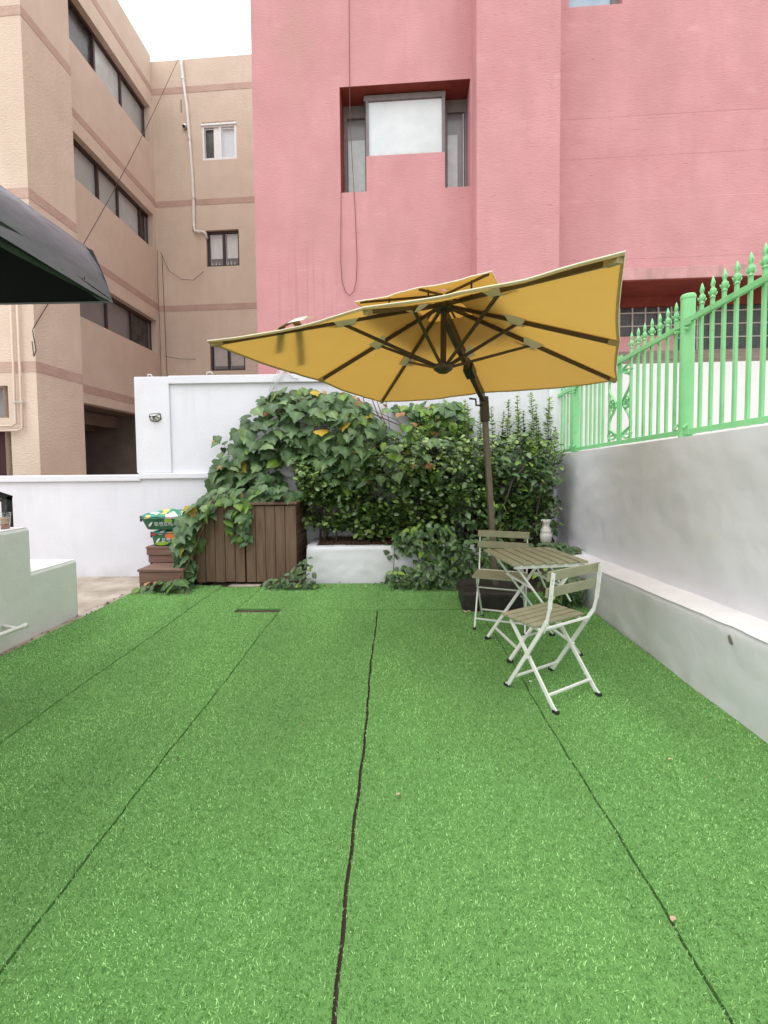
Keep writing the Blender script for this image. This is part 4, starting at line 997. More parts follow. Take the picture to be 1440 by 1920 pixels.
def steps():
    T = thing('wooden_steps', 'brown composite board steps left of the cupboard', 'steps', (-2.6,5.0,GZ))
    MB().box((-2.87,4.76,GZ),(-2.38,5.06,.095)).build('lower_riser', M['dark'], T)
    MB().box((-2.885,4.75,-.075),(-2.38,4.775,.07)).build('board', M['compo'], T, bevel=.003)
    MB().box((-2.885,4.745,.075),(-2.38,4.77,.205)).build('board', M['compo'], T, bevel=.003)
    MB().box((-2.90,4.735,.2085),(-2.38,5.075,.236)).build('tread', M['compo'], T, bevel=.004)
    MB().box((-2.95,5.09,GZ),(-2.38,5.5,.40)).build('upper_core', M['dark'], T)
    MB().box((-2.965,5.078,.24),(-2.38,5.10,.328)).build('board', M['compo'], T, bevel=.003)
    MB().box((-2.978,5.066,.333),(-2.38,5.10,.408)).build('board', M['compo'], T, bevel=.003)
    MB().box((-2.985,5.06,.410),(-2.38,5.55,.436)).build('tread', M['compo'], T, bevel=.004)
    MB().box((-2.966,5.105,.24),(-2.951,5.5,.405)).build('side_panel', M['compo'], T)
steps()

def text_mesh(body, size, name, m, parent, mw, extrude=.0008):
    cu = bpy.data.curves.new(name,'FONT'); cu.body = body; cu.size = size; cu.extrude = extrude; cu.align_x = 'LEFT'; cu.resolution_u = 3
    tmp = bpy.data.objects.new(name+'_tmp', cu); COL.objects.link(tmp)
    dg = bpy.context.evaluated_depsgraph_get(); me = bpy.data.meshes.new_from_object(tmp.evaluated_get(dg))
    bpy.data.objects.remove(tmp); me.name = name; me.materials.clear(); me.materials.append(m)
    o = bpy.data.objects.new(name, me); COL.objects.link(o); o.parent = parent; o.matrix_local = mw
    return o
def bag(label, loc, w0, w1, d0, d1, hh, upper):
    T = thing('cooler_bag', label, 'bag', loc)
    nu, nv = 20, 12
    def ring(t, tt):      # t around, tt up
        w_ = (w0+(w1-w0)*tt)/2; d_ = (d0+(d1-d0)*tt)/2
        a = t*2*PI; x,y = math.cos(a),math.sin(a); m = (abs(x)**6+abs(y)**6)**(-1/6)
        return x*m*w_, y*m*d_
    k = MB(); n = 40; vs=[]; prof = [(0,.96,0),(.06,1,0),(.5,1.0,0),(.94,1.0,0),(1.0,.97,0)]
    for tt,s,_ in prof:
        for j in range(n):
            x,y = ring(j/n,tt); vs.append((x*s,y*s + .006*mn.noise(Vector((x*9,tt*3,loc[2]))), tt*hh))
    k.add(vs, [(i*n+j,i*n+(j+1)%n,(i+1)*n+(j+1)%n,(i+1)*n+j) for i in range(4) for j in range(n)] + [tuple(reversed(range(n)))])
    k.build('body', M['baggreen'], T, local=True, smooth=True)
    # lid with rumpled, sagging top and coloured print in its own faces
    lid = MB(); vs=[]; nr=9; hl = .075 if upper else .05
    for i in range(nr+1):
        s = 1.03*(1-i/nr)
        for j in range(n):
            x,y = ring(j/n,1.0); X_,Y_ = x*s,y*s
            z = hh + hl*(1-s**2.2)*.9 + .016*mn.noise(Vector((X_*11,Y_*11,loc[2]*7)))*(1 if s<.98 else .2) - (.02 if i==0 else 0)
            vs.append((X_,Y_,z))
    fs = [(i*n+j,i*n+(j+1)%n,(i+1)*n+(j+1)%n,(i+1)*n+j) for i in range(nr) for j in range(n)]
    lid.add(vs, fs)
    for q,f in enumerate(fs):
        cx = sum(vs[i][0] for i in f)/4; cy = sum(vs[i][1] for i in f)/4; v = mn.noise(Vector((cx*7+3,cy*7,loc[2]*5))); v2 = mn.noise(Vector((cx*9-5,cy*9+2,loc[2]*3)))
        m_ = 1
        if v > .12: m_ = 2
        elif v < -.28: m_ = 4 if upper else 5
        if m_ == 2 and v2 > .22: m_ = 3
        if abs(cx) > w1*.44 or cy > d1*.46: m_ = 0
        lid.mi[q] = m_
    lid.build('lid', [M['baggreen'],M['teal'],M['bagwhite'],M['bagpink'],M['bagyel'],M['baglime']], T, local=True, smooth=True)
    # seam piping and black zip tab at the left corner
    k = MB(); k.tube([Vector((*[c_*1.035 for c_ in ring(j/n,1.0)],hh-.012)) for j in range(n+1)], .004, 6, cap=False); k.build('edging', M['black'], T, local=True, smooth=True)
    MB().box((-w1/2-.022,-d1/2*.55,hh-.07),(-w1/2-.004,-d1/2*.55+.02,hh+.0)).build('zip_tab', M['black'], T, local=True)
    # lettering and small rocket mark on the front
    tilt = math.atan2((d1-d0)/2,hh)
    fy = lambda z: -(d0+(d1-d0)*z/hh)/2 - .006
    zt = hh*.30
    tx = Matrix.Translation((-w0*.22,fy(zt)-.004,zt)) @ Matrix.Rotation(PI/2+tilt,4,'X')
    text_mesh('로켓프레시', .062, 'lettering', M['bagwhite'], T, tx)
    k = MB(); pts = [(-.020,-.010),(-.006,.0),(.0,-.012),(.006,.006),(.020,.014),(.034,.040),(.036,.052),(.024,.050),(.004,.036),(-.006,.020),(-.022,.014),(-.012,.006)]
    k.add([(x,z,.0012) for x,z in pts] + [(x,z,-.0012) for x,z in pts], [tuple(range(12))] + [(i,i+12,(i+1)%12+12,(i+1)%12) for i in range(12)])
    rk = k.build('rocket_mark', M['bagwhite'], T, local=True); rk.matrix_local = Matrix.Translation((-w0*.22-.05,fy(zt)-.004,zt)) @ Matrix.Rotation(PI/2+tilt,4,'X')
    def blob(cx,cz,rx,rz,m,nm,seed):
        k = MB(); q=[(cx+rx*math.cos(a)*(1+.25*mn.noise(Vector((math.cos(a),math.sin(a),seed)))),cz+rz*math.sin(a)*(1+.25*mn.noise(Vector((math.sin(a),math.cos(a),seed))))) for a in np.linspace(0,2*PI,15)[:-1]]
        k.add([(x,fy(z)-.0025,z) for x,z in q], [tuple(range(14))]); k.build(nm, m, T, local=True)
    if not upper:
        blob(.02,hh*.80,.075,.045,M['bagor'],'carrot_print',1); blob(-.10,.035,.085,.026,M['baglime'],'leaf_print',2); blob(-.19,hh*.88,.03,.022,M['graffiti'],'berry_print',3); blob(.12,hh*.5,.06,.05,M['bagor'],'carrot_print',5)
    else:
        blob(.08,hh*.72,.05,.03,M['baglime'],'leaf_print',4)
bag('flared green cooler bag on top of the stack by the steps', (-2.76,5.22,.640), .46,.58,.30,.40,.165, True)
bag('lower green cooler bag with orange carrot print on the wooden steps', (-2.70,5.25,.437), .46,.51,.30,.33,.165, False)

# ------------------------------------------------------------------ planter
def planter():
    T = thing('planter', 'low white masonry planter filled with bark mulch below the hedge', 'planter', (-.2,5.3,GZ))
    def front(u, v):
        x = -1.05 + 2.6*u; z = -.03+.455*v; e = max(0,(v-.9)/.1)
        yv = 5.03 + .045*v + .014*mn.noise(Vector((x*3,z*4,5))) + .006*mn.noise(Vector((x*10,z*10,5))) + .03*e*e
        return (x + (.02*v if u<.01 else 0), yv, z + .008*mn.noise(Vector((x*4,v,0)))*v)
    wallgrid(front, 110, 22).build('front_wall', M['white'], T, smooth=True)
    def sidef(u, v):
        y = 5.03+.045*v + (.62)*u; z = -.03+.455*v; return (-1.05+.02*v*(u<.01) + .012*mn.noise(Vector((y*4,z*4,2)))*(u>.01) + (.01*v), y, z + .008*mn.noise(Vector((-4.2,v,0)))*v)
    k = wallgrid(lambda u,v: sidef(1-u,v), 20, 10); k.build('side_wall', M['white'], T, smooth=True)
    def rim(u, v): x = -1.04+2.59*u; return (x, 5.10+.07*v+.01*mn.noise(Vector((x*5,v,3))), .425-.004*v+.008*mn.noise(Vector((x*4,1,0))))
    wallgrid(rim, 90, 3).build('rim', M['white'], T, smooth=True)
    MB().box((-1.045,5.11,.405),(-.93,5.66,.428)).build('side_rim', M['white'], T, bevel=.01)
    def mul(u, v): x = -.95+3.0*u; y = 5.165+.50*v; return (x,y,.405+.022*mn.noise(Vector((x*9,y*9,0)))+.02*mn.noise(Vector((x*30,y*30,0)))+.03*v)
    wallgrid(mul, 150, 30).build('mulch', M['mulch'], T)
    k = MB()
    for i in range(900):
        x,y = random.uniform(-.93,.2),random.uniform(5.15,5.62); z=.42+random.uniform(0,.02)+.03*(y-5.165)/.5; a=random.uniform(0,PI); l=random.uniform(.012,.03)
        k.bar((x,y,z),(x+l*math.cos(a),y+l*math.sin(a),z+random.uniform(-.008,.012)), random.uniform(.006,.014),.004)
    o = k.build('bark_chips', M['mulch'], T); o['kind'] = 'stuff'
planter()
g = MB(); g.box((1.0,4.6,-.03),(2.2,5.69,.0)); g.box((-.15,4.995,-.03),(.999,5.05,.0)); tag(g.build('soil', M['soil']), kind='structure')

# ------------------------------------------------------------------ plants
def L_ivy(seed):
    rr = random.Random(seed); j = lambda a: a*(1+rr.uniform(-.12,.12))
    half = [(0,.02),(j(.20),-.10),(j(.44),-.02),(j(.56),.24),(j(.40),.40),(j(.40),.56),(j(.20),.68),(0,1.0)]
    return half, rr.uniform(-.28,-.05), rr.uniform(.08,.34)
def L_heart(seed):
    rr = random.Random(seed); j = lambda a: a*(1+rr.uniform(-.1,.1))
    return [(0,.03),(j(.18),-.08),(j(.38),.05),(j(.42),.32),(j(.29),.62),(j(.12),.86),(0,1.0)], rr.uniform(-.3,.0), rr.uniform(.1,.35)
def L_ell(seed):
    rr = random.Random(seed)
    return [(0,0),(.22+rr.uniform(-.03,.03),.22),(.29,.5),(.22,.78),(0,1.0)], rr.uniform(.1,.4), rr.uniform(-.15,.25)
def L_ovate(seed):
    rr = random.Random(seed)
    return [(0,0),(.24+rr.uniform(-.03,.03),.14),(.31,.36),(.20,.68),(.07,.9),(0,1.0)], rr.uniform(-.1,.3), rr.uniform(.05,.4)
def leaf_geo(fn, seed):
    half, fold, droop = fn(seed)
    zz = lambda x,y: fold*abs(x)*.8 - droop*y*y - .10*math.sin(abs(x)*9)*.12
    inner = [(0,y) for _,y in half]
    n = len(half)
    mid = [half[0]] + [(0, max(0.02,min(.98,half[i][1]*.85+.08))) for i in range(1,n-1)] + [half[-1]]
    V = []; F = []
    for x,y in mid: V.append((0,y,zz(0,y)))
    for s in (1,-1):
        base = len(V)
        for x,y in half[1:-1]: V.append((s*x,y,zz(x,y)))
        ring = [0]+[base+i for i in range(n-2)]+[n-1]
        for i in range(n-1):
            a,b,c,d = mid_i(i), mid_i(i+1), ring[i+1], ring[i]
            f = [q for q in (a,b,c,d)]
            u_ = []
            for q in f:
                if q not in u_: u_.append(q)
            if len(u_) >= 3: F.append(tuple(u_) if s<0 else tuple(reversed(u_)))
    return np.array(V), F, len(mid)
def mid_i(i): return i
GEO = {k: [leaf_geo(f, s*17+3) for s in range(4)] for k,f in (('ivy',L_ivy),('heart',L_heart),('ell',L_ell),('ovate',L_ovate))}
LM = {}
def leaf_mesh(kind, var, mk):
    key = (kind,var,mk)
    if key not in LM:
        V,F,nm = GEO[kind][var]; me = bpy.data.meshes.new('leaf'); me.from_pydata([tuple(v) for v in V],[],F); me.materials.append(M[mk])
        at_ = me.attributes.new('midrib','FLOAT','POINT'); at_.data.foreach_set('value',[1.0 if i<nm else 0.0 for i in range(len(V))])
        me.polygons.foreach_set('use_smooth',[True]*len(F)); LM[key] = me
    return LM[key]
def frame(pos, nrm, tip, size):
    n_ = Vector(nrm).normalized(); t = Vector(tip); t = (t - n_*t.dot(n_))
    if t.length < 1e-4: t = n_.orthogonal()
    t.normalize(); x = t.cross(n_).normalized()
    return Matrix(((x.x*size,t.x*size,n_.x*size,pos[0]),(x.y*size,t.y*size,n_.y*size,pos[1]),(x.z*size,t.z*size,n_.z*size,pos[2]),(0,0,0,1)))
def make_plant(name, label, cat, loc, leaves, n_single, stems=(), group=None, leaf_name='leaf', smat='stem'):
    """leaves: (kind, material, pos, normal, tip, size, front score)"""
    T = thing(name, label, cat, loc, 0, group); O = Vector(loc)
    leaves = sorted(leaves, key=lambda l: -l[6])
    for l in leaves[:n_single]:
        o = inst(leaf_name, leaf_mesh(l[0],random.randrange(4),l[1]), T, Matrix.Translation(-O) @ frame(l[2],l[3],l[4],l[5]))
    rest = leaves[n_single:]
    if rest:
        mats = sorted(set(l[1] for l in rest)); VV=[];FF=[];MI=[];RB=[]; nb=0
        for l in rest:
            V,F,nm = GEO[l[0]][random.randrange(4)]; RB += [1.0]*nm + [0.0]*(len(V)-nm); m = np.array(frame(l[2],l[3],l[4],l[5]))
            VV.append(V@m[:3,:3].T + m[:3,3] - np.array(O)); FF += [tuple(i+nb for i in f) for f in F]; MI += [mats.index(l[1])]*len(F); nb += len(V)
        me = bpy.data.meshes.new('foliage'); me.from_pydata(np.concatenate(VV).tolist(),[],FF)
        for m in mats: me.materials.append(M[m])
        me.polygons.foreach_set('material_index',MI); me.polygons.foreach_set('use_smooth',[True]*len(FF)); me.update()
        at_ = me.attributes.new('midrib','FLOAT','POINT'); at_.data.foreach_set('value',RB)
        o = bpy.data.objects.new('foliage',me); COL.objects.link(o); o.parent = T; o['kind'] = 'stuff'
    for pts,r in stems:
        MB().tube(pts, r, 6).build('stem', M[smat], T, smooth=True)
    return T
def inside(p, poly):
    x,y = p; c = False; n = len(poly)
    for i in range(n):
        (x0,y0),(x1,y1) = poly[i],poly[i-1]
        if (y0>y) != (y1>y) and x < (x1-x0)*(y-y0)/(y1-y0)+x0: c = not c
    return c
def edge_d(p, poly):
    best = 1e9; P = Vector(p)
    for i in range(len(poly)):
        a,b = Vector(poly[i]),Vector(poly[i-1]); ab = b-a; t = max(0,min(1,(P-a).dot(ab)/max(1e-9,ab.dot(ab)))); best = min(best,(a+ab*t-P).length)
    return best
def XZ(pts, Y): return [(at(x,y,Y).x, at(x,y,Y).z) for x,y in pts]
U_ = random.uniform
def scatter(poly, n, Yf, depth, kinds, size, nrm=(0,-.75,.7), jit=.62, bulge=.22, tipz=-.8, holes=(), score=0, minz=0):
    out = []; xs=[p[0] for p in poly]; zs=[p[1] for p in poly]
    tries = 0
    while len(out) < n and tries < n*60:
        tries += 1
        p = (U_(min(xs),max(xs)),U_(min(zs),max(zs)))
        if not inside(p,poly): continue
        if any(((p[0]-hx)/rx)**2+((p[1]-hz)/rz)**2 < 1 and random.random() < pr for hx,hz,rx,rz,pr in holes): continue
        e = min(1, edge_d(p,poly)/.25)
        l = random.random()**1.4
        y = Yf + bulge*(1-math.sqrt(e)) + l*depth
        mk = random.choices([k[1] for k in kinds],[k[2] for k in kinds])[0]
        kd = [k[0] for k in kinds if k[1]==mk][0]
        nv = (nrm[0]+U_(-jit,jit), nrm[1]+U_(-jit,jit)*.7, nrm[2]+U_(-jit,jit))
        tip = (U_(-.7,.7), -.35+U_(-.2,.2), tipz+U_(-.35,.35))
        out.append((kd,mk,(p[0],y,max(p[1],minz)),nv,tip,U_(*size)*(.62 if mk=='dry' else 1),score+1-l+.2*e+U_(0,.1)))
    return out

# big ivy: mound over the cupboard, tongue over the doors, trail down the steps to the turf
Yi = 5.35
mound = XZ([(372,942),(392,868),(428,806),(470,752),(520,726),(580,724),(632,738),(690,762),(705,800),(690,860),(640,920),(600,905),(570,930),(510,935),(440,940)], Yi)
hol = [(*XZ([(592,790)],Yi)[0],.12,.10,.75),(*XZ([(540,880)],Yi)[0],.20,.15,.93),(*XZ([(548,915)],Yi)[0],.20,.10,.95),(*XZ([(500,860)],Yi)[0],.10,.12,.6)]
ivk = [('ivy','ivy',.925),('heart','ivyb',.045),('ivy','dry',.018),('ivy','yel',.012)]
iv = scatter(mound, 330, Yi-.02, .20, ivk, (.115,.20), holes=hol)
iv += scatter(mound, 130, Yi+.15, .14, [('ivy','ivy',1)], (.11,.17), holes=hol, score=-1)
topb = XZ([(470,748),(520,722),(640,726),(700,756),(690,775),(600,752),(520,750),(480,765)], Yi)
iv += scatter(topb, 70, Yi, .15, [('ivy','ivy',.62),('ivy','yel',.16),('heart','ivyb',.10),('ivy','dry',.12)], (.09,.15), nrm=(0,-.5,.9))
trail = XZ([(362,938),(392,944),(366,1000),(356,1060),(338,1095),(316,1098),(318,1050),(316,1010),(334,962)], 4.85)
iv += scatter(trail, 95, 4.80, .14, ivk, (.11,.18), bulge=.06, nrm=(-.1,-.75,.6))
foot_ = XZ([(236,1112),(262,1096),(300,1088),(345,1088),(352,1104),(318,1116),(270,1116)], 4.72)
iv += scatter(foot_, 55, 4.60, .20, [('ivy','ivy',.82),('heart','ivyb',.12),('ivy','dry',.06)], (.09,.15), bulge=.05, nrm=(-.1,-.5,.85), minz=.02)
tong = XZ([(415,935),(470,935),(466,975),(458,1015),(440,1022),(425,1000),(418,965)], 4.92)
iv += scatter(tong, 48, 4.885, .06, [('ivy','ivy',.62),('heart','ivyb',.38)], (.075,.14), bulge=.02, nrm=(0,-.85,.5))
lidp = XZ([(372,932),(400,915),(520,910),(560,922),(555,935),(470,940),(380,945)], 5.05)
iv += scatter(lidp, 70, 4.98, .30, ivk, (.10,.17), bulge=.02, nrm=(0,-.6,.8))
iv += scatter(XZ([(585,742),(640,735),(700,762),(722,800),(700,850),(668,905),(640,925),(610,900),(600,860)],5.05), 120, 5.0, .16, ivk, (.10,.18), bulge=.12)
stray = XZ([(386,820),(402,800),(410,830),(395,850)], Yi); iv += scatter(stray, 8, Yi, .06, ivk, (.08,.13))
st = []
for (pts,r) in (([(400,930),(440,860),(500,790),(560,750),(640,745)],.009),([(560,930),(545,860),(570,800),(620,770)],.008),([(470,930),(480,870),(520,820)],.007),([(590,900),(620,840),(600,780),(560,760)],.008),([(520,930),(500,880),(530,830),(590,800),(640,800)],.006),([(560,910),(600,880),(640,850),(690,790)],.007)):
    st.append(([at(x,y,Yi+.12) for x,y in pts], r))
st.append(([at(395,935,4.9),at(375,990,4.86),at(350,1050,4.8),at(320,1100,4.72),at(260,1108,4.62)], .007))
st.append(([at(450,935,4.97),at(446,960,4.92),at(442,1010,4.92)], .005))
make_plant('ivy_vine', 'large dark green ivy mound spilling over the wooden cupboard and steps', 'vine', (-1.9,5.3,0), iv, 300, st)

# second vine high on the white wall, sparse with dry leaves and bare stems
Y2 = 5.50
v2p = XZ([(640,735),(720,752),(790,758),(862,752),(884,788),(872,830),(800,840),(720,850),(640,840)], Y2)
hol2 = [(*XZ([(740,805)],Y2)[0],.24,.20,.75),(*XZ([(720,770)],Y2)[0],.2,.12,.6)]
v2 = scatter(v2p, 230, Y2-.07, .16, [('ivy','ivy',.55),('heart','ivyb',.27),('ivy','dry',.15),('ivy','yel',.03)], (.09,.16), holes=hol2)
cl = XZ([(775,752),(862,748),(890,800),(860,822),(820,790),(780,800)], Y2)
v2 += scatter(cl, 85, Y2-.08, .10, [('heart','ivyb',.55),('ivy','ivy',.45)], (.09,.15))
st = []
for i in range(12):
    a = at(U_(650,740),U_(740,775),Y2+.08); b = at(U_(690,840),U_(830,900),Y2+.1); m_ = a.lerp(b,.5)+Vector((U_(-.15,.15),0,U_(-.05,.12)))
    st.append(([a,a.lerp(m_,.5)+Vector((U_(-.04,.04),0,U_(-.04,.04))),m_,m_.lerp(b,.6)+Vector((U_(-.05,.05),0,0)),b], U_(.004,.009)))
make_plant('climbing_vine', 'sparse pale green climber with dry leaves on the white wall under the parasol', 'vine', (-.1,5.6,0), v2, 240, st)

# clipped hedge shrubs with upright shoots
def shrub(label, cx, cy, hw, hd, z0, z1, nsh, tall, sd, spread=.3):
    random.seed(sd)
    lv = []; st = []
    O = Vector((cx,cy,.42))
    for i in range(nsh):
        x = cx + U_(-hw,hw); y = cy + U_(-hd,hd); e = ((x-cx)/hw)**2
        zb_ = z0 + .10*mn.noise(Vector((x*3,y*3,sd))) + (z1-z0)*(.02+(.74+.22*mn.noise(Vector((x*2.6,y*2,sd+4))))*random.random()) + .16*e*(1 if random.random()<.5 else 0)
        ln = U_(.16,.30)
        istall = i < len(tall)
        if istall: x, ztop, y = tall[i]; ln = U_(.38,.55); zb_ = ztop - ln
        if not istall: y = min(y + .12*max(0,1-(zb_-z0)/.45), 5.60)
        base = Vector((x,y,zb_)); front = max(0,min(1,(cy-y)/hd*.5+.5))
        dirv = Vector(((x-cx)/hw*spread+U_(-.15,.15), -.32*front*(0 if istall else 1)+U_(-.12,.12), 1)).normalized()
        if istall: dirv = Vector((U_(-.07,.07),U_(-.06,.06),1)).normalized()
        npair = int(ln/(.021 if istall else .032))
        for k in range(npair):
            t = k/npair; p = base + dirv*(ln*t) + Vector((.01*math.sin(k*.7+i),0,0)); a0 = (k%2)*PI/2 + i
            for s in (0,PI):
                d_ = Vector((math.cos(a0+s),math.sin(a0+s),0)); up_ = (.38 if istall else .75) + .5*t
                tip = d_ + Vector((0,0,up_)); nr = Vector((0,0,1)) - d_*.5 + Vector((U_(-.3,.3),U_(-.4,.1),U_(-.2,.2)))
                hz_ = (p.z-z0)/(z1-z0); new = random.random() < (.80*max(0,t-.3)/.7 + .30 if hz_ > .66 else (.30*max(0,t-.5)/.5 if hz_ > .45 else .04))
                sz = U_(.066,.090)*(1-.42*t*t) if istall else U_(.056,.084)*(1-.25*t)
                if not istall and mn.noise(Vector((p.x*3.6,p.z*4.2,sd*.37))) < -.16 and random.random() < .85: continue
                lv.append(('ell','hedgen' if new else 'hedge',p + d_*.004,nr,tip,sz,front + .3*t + (.6 if istall else 0) + (-.5 if zb_<z0+.1 else 0)))
        if istall or i % 3 == 0: st.append(([base,base+dirv*ln*.5,base+dirv*ln], .0035))
    # filling leaves through the body
    for i in range(int(nsh*7)):
        x = cx+U_(-hw,hw); y = cy+U_(-hd,hd); z = z0 + (z1-.12-z0)*random.random() + .13*mn.noise(Vector((x*4,y*4,sd+2))); y = min(y + .14*max(0,1-(z-z0)/.5), 5.64)
        if mn.noise(Vector((x*3.6,z*4.2,sd*.37))) < -.16 and random.random() < .7: continue
        lv.append(('ell','hedge',(x,y,z),(U_(-.5,.5),-.7+U_(-.4,.4),.7+U_(-.4,.4)),(U_(-1,1),U_(-.8,.3),U_(-.6,.4)),U_(.052,.082),(cy-y)/hd*.4))
    # trunks
    for i in range(6):
        x = cx+U_(-hw*.6,hw*.6); y = cy+U_(-.08,.10)
        st.append(([(x,y,.40),(x+U_(-.03,.03),y,.6),(x+U_(-.10,.10),y+U_(-.05,.05),z0+.12),(x+U_(-.18,.18),y+U_(-.08,.08),z0+.4)], U_(.009,.016)))
    make_plant('hedge_shrub', label, 'shrub', tuple(O), lv, 200, st, 'hedge shrubs in the planter', smat='bark')
tr = lambda l, Y: [(at(x,y,Y).x, at(x,y,Y).z, Y+U_(-.08,.12)) for x,y in l]
shrub('rounded small-leaved hedge shrub overhanging the planter beside the cupboard', -.72, 5.36, .44, .26, .58, 1.50, 175, tr([(600,815),(645,800),(578,845),(625,835)],5.3), 11)
shrub('hedge shrub with yellow-green shoots left of the parasol mast', .02, 5.36, .46, .30, .46, 1.70, 205, tr([(690,805),(720,790),(745,815),(780,800),(800,780),(765,830)],5.3), 12)
shrub('dense hedge shrub with tall shoots directly behind the parasol mast', .78, 5.36, .46, .30, .40, 1.84, 215, tr([(868,752),(880,756),(902,768),(850,790),(835,800),(925,762),(940,770),(815,795)],5.3), 13)
shrub('hedge shrub with the tallest upright shoots, next to the grey wall', 1.56, 5.38, .46, .30, .46, 1.90, 220, tr([(958,748),(975,742),(1000,736),(1002,760),(1020,748),(1030,760),(985,770),(1042,800),(965,775),(1012,785),(946,785)],5.35), 14)
random.seed(21)
# inner darkness is only thick foliage: one deep mass of leaves right behind the shrubs, on the wall side
# ivy runners threaded through the hedge tops
iv2 = scatter(XZ([(585,860),(640,820),(720,800),(800,815),(870,830),(880,880),(820,920),(740,930),(660,925),(600,905)],5.08), 110, 5.02, .14, [('ivy','ivy',.62),('heart','ivy',.0),('heart','ivyb',.16),('heart','greyleaf',.16),('ivy','dry',.06)], (.08,.155), bulge=.16)
make_plant('ivy_runner', 'loose ivy runners with mixed big leaves threaded across the hedge top', 'vine', (-.05,5.1,0), iv2, 120, [([at(600,850,5.15),at(680,830,5.12),at(760,850,5.15),at(850,860,5.15)],.005),([at(640,900,5.15),at(720,890,5.12),at(800,900,5.15)],.004)])
# broad leaved branches poking out in front
br = []
for (px,py,rx,ry,n,Y) in ((960,880,75,40,75,5.02),(1010,900,45,35,55,5.0),(900,960,50,35,50,4.98),(850,900,60,40,55,5.08),(975,860,50,25,40,5.05)):
    c_ = at(px,py,Y); poly = [(c_.x+rx*Y/800*math.cos(t),c_.z+ry*Y/800*math.sin(t)) for t in np.linspace(0,2*PI,11)[:-1]]
    br += scatter(poly, n, Y, .16, [('ovate','broad',.9),('ovate','hedgen',.1)], (.07,.115), nrm=(.1,-.45,.95), tipz=-.35, bulge=.1)
st = [([at(915,1040,5.2),at(940,960,5.1),at(960,900,5.05),at(985,870,5.05)],.010),([at(1000,1030,5.2),at(1005,960,5.1),at(1015,905,5.05)],.010),([at(880,1030,5.2),at(890,980,5.05),at(905,960,5.0)],.007),([at(870,1030,5.2),at(860,950,5.12),at(850,905,5.1)],.007)]
make_plant('broadleaf_bush', 'bush with pointed mid green leaves growing behind the mast and grey wall', 'bush', (1.2,5.1,0), br, 260, st, smat='bark')
# low undergrowth spilling from the planter
def under(label, px, py, Y, n, poly, size, mats, name='ground_plant', mk=('ovate','broad'), up=.95):
    P = XZ(poly, Y); lv = scatter(P, int(n*1.45), Y-.08, .24, mats, (size[0]*1.12,size[1]*1.12), nrm=(0,-.45,up), tipz=-.45, bulge=.12, minz=.015)
    st = []
    c_ = at(px,py,Y)
    for i in range(9):
        q = random.choice(lv)[2]; st.append(([(c_.x+U_(-.15,.15),Y+.06,max(0.0,c_.z-.05)),((c_.x+q[0])/2,Y+.02,(c_.z+q[2])/2+.05),q], .003))
    make_plant(name, label, 'plant', (c_.x,Y,0), lv, 220, st, smat='gstem')
bm = [('ovate','broad',.93),('ovate','hedgen',.07)]
under('leafy plant draping over the right part of the white planter', 800, 1060, 4.98, 210, [(735,1010),(790,980),(850,985),(870,1040),(860,1080),(800,1060),(760,1050),(740,1040)], (.06,.105), bm)
under('low green plants on the turf edge left of the parasol weight', 800, 1105, 4.72, 180, [(720,1085),(770,1062),(830,1055),(862,1080),(870,1108),(800,1112),(735,1104)], (.05,.09), bm)
under('thick undergrowth behind the far bistro chair', 900, 1100, 4.78, 230, [(840,1020),(900,1005),(960,1020),(975,1085),(930,1102),(860,1095)], (.06,.10), bm)
under('pale leafy plant growing behind the bistro table, at the ledge', 1060, 1120, 4.75, 150, [(1000,1025),(1045,1015),(1092,1030),(1082,1050),(1040,1046),(1005,1050)], (.06,.10), [('ovate','greyleaf',.6),('ovate','broad',.4)])
under('small green plant at the foot of the grey wall under the table', 1070, 1130, 4.12, 130, [(1020,1075),(1060,1062),(1094,1088),(1098,1122),(1070,1135),(1030,1115)], (.06,.10), bm)
under('twiggy plant beside the white ornament by the grey wall', 1010, 1010, 5.15, 60, [(965,965),(1000,955),(1045,970),(1050,1000),(1000,1000),(970,990)], (.06,.10), bm)
# large hanging leaf cluster on the planter front
lv = scatter(XZ([(722,1012),(750,1008),(756,1040),(742,1075),(725,1060)],4.98), 16, 4.96, .05, [('heart','ivy',1)], (.13,.20), nrm=(0,-.9,.3))
make_plant('hanging_vine', 'short dark vine with big leaves hanging over the white planter front', 'vine', (-.02,5.0,0), lv, 60, [([at(738,1020,5.05),at(738,1040,5.0),at(735,1085,5.0)],.005)])
# creeper at the foot of the cupboard
cr = scatter(XZ([(485,1105),(505,1082),(540,1072),(560,1052),(575,1045),(590,1062),(585,1085),(605,1100),(590,1112),(530,1112)],4.86), 120, 4.72, .16, [('ovate','greyleaf',.9),('ovate','hedgen',.1)], (.055,.095), nrm=(0,-.45,.9), tipz=-.3, bulge=.05, minz=.012)
make_plant('creeper', 'low grey-green creeper on the turf between cupboard and planter', 'plant', (-1.2,4.8,0), cr, 150, [([at(575,1095,4.85),at(565,1075,4.82),at(572,1050,4.85)],.004),([at(575,1098,4.85),at(540,1092,4.78),at(500,1100,4.74)],.004)], smat='stem')

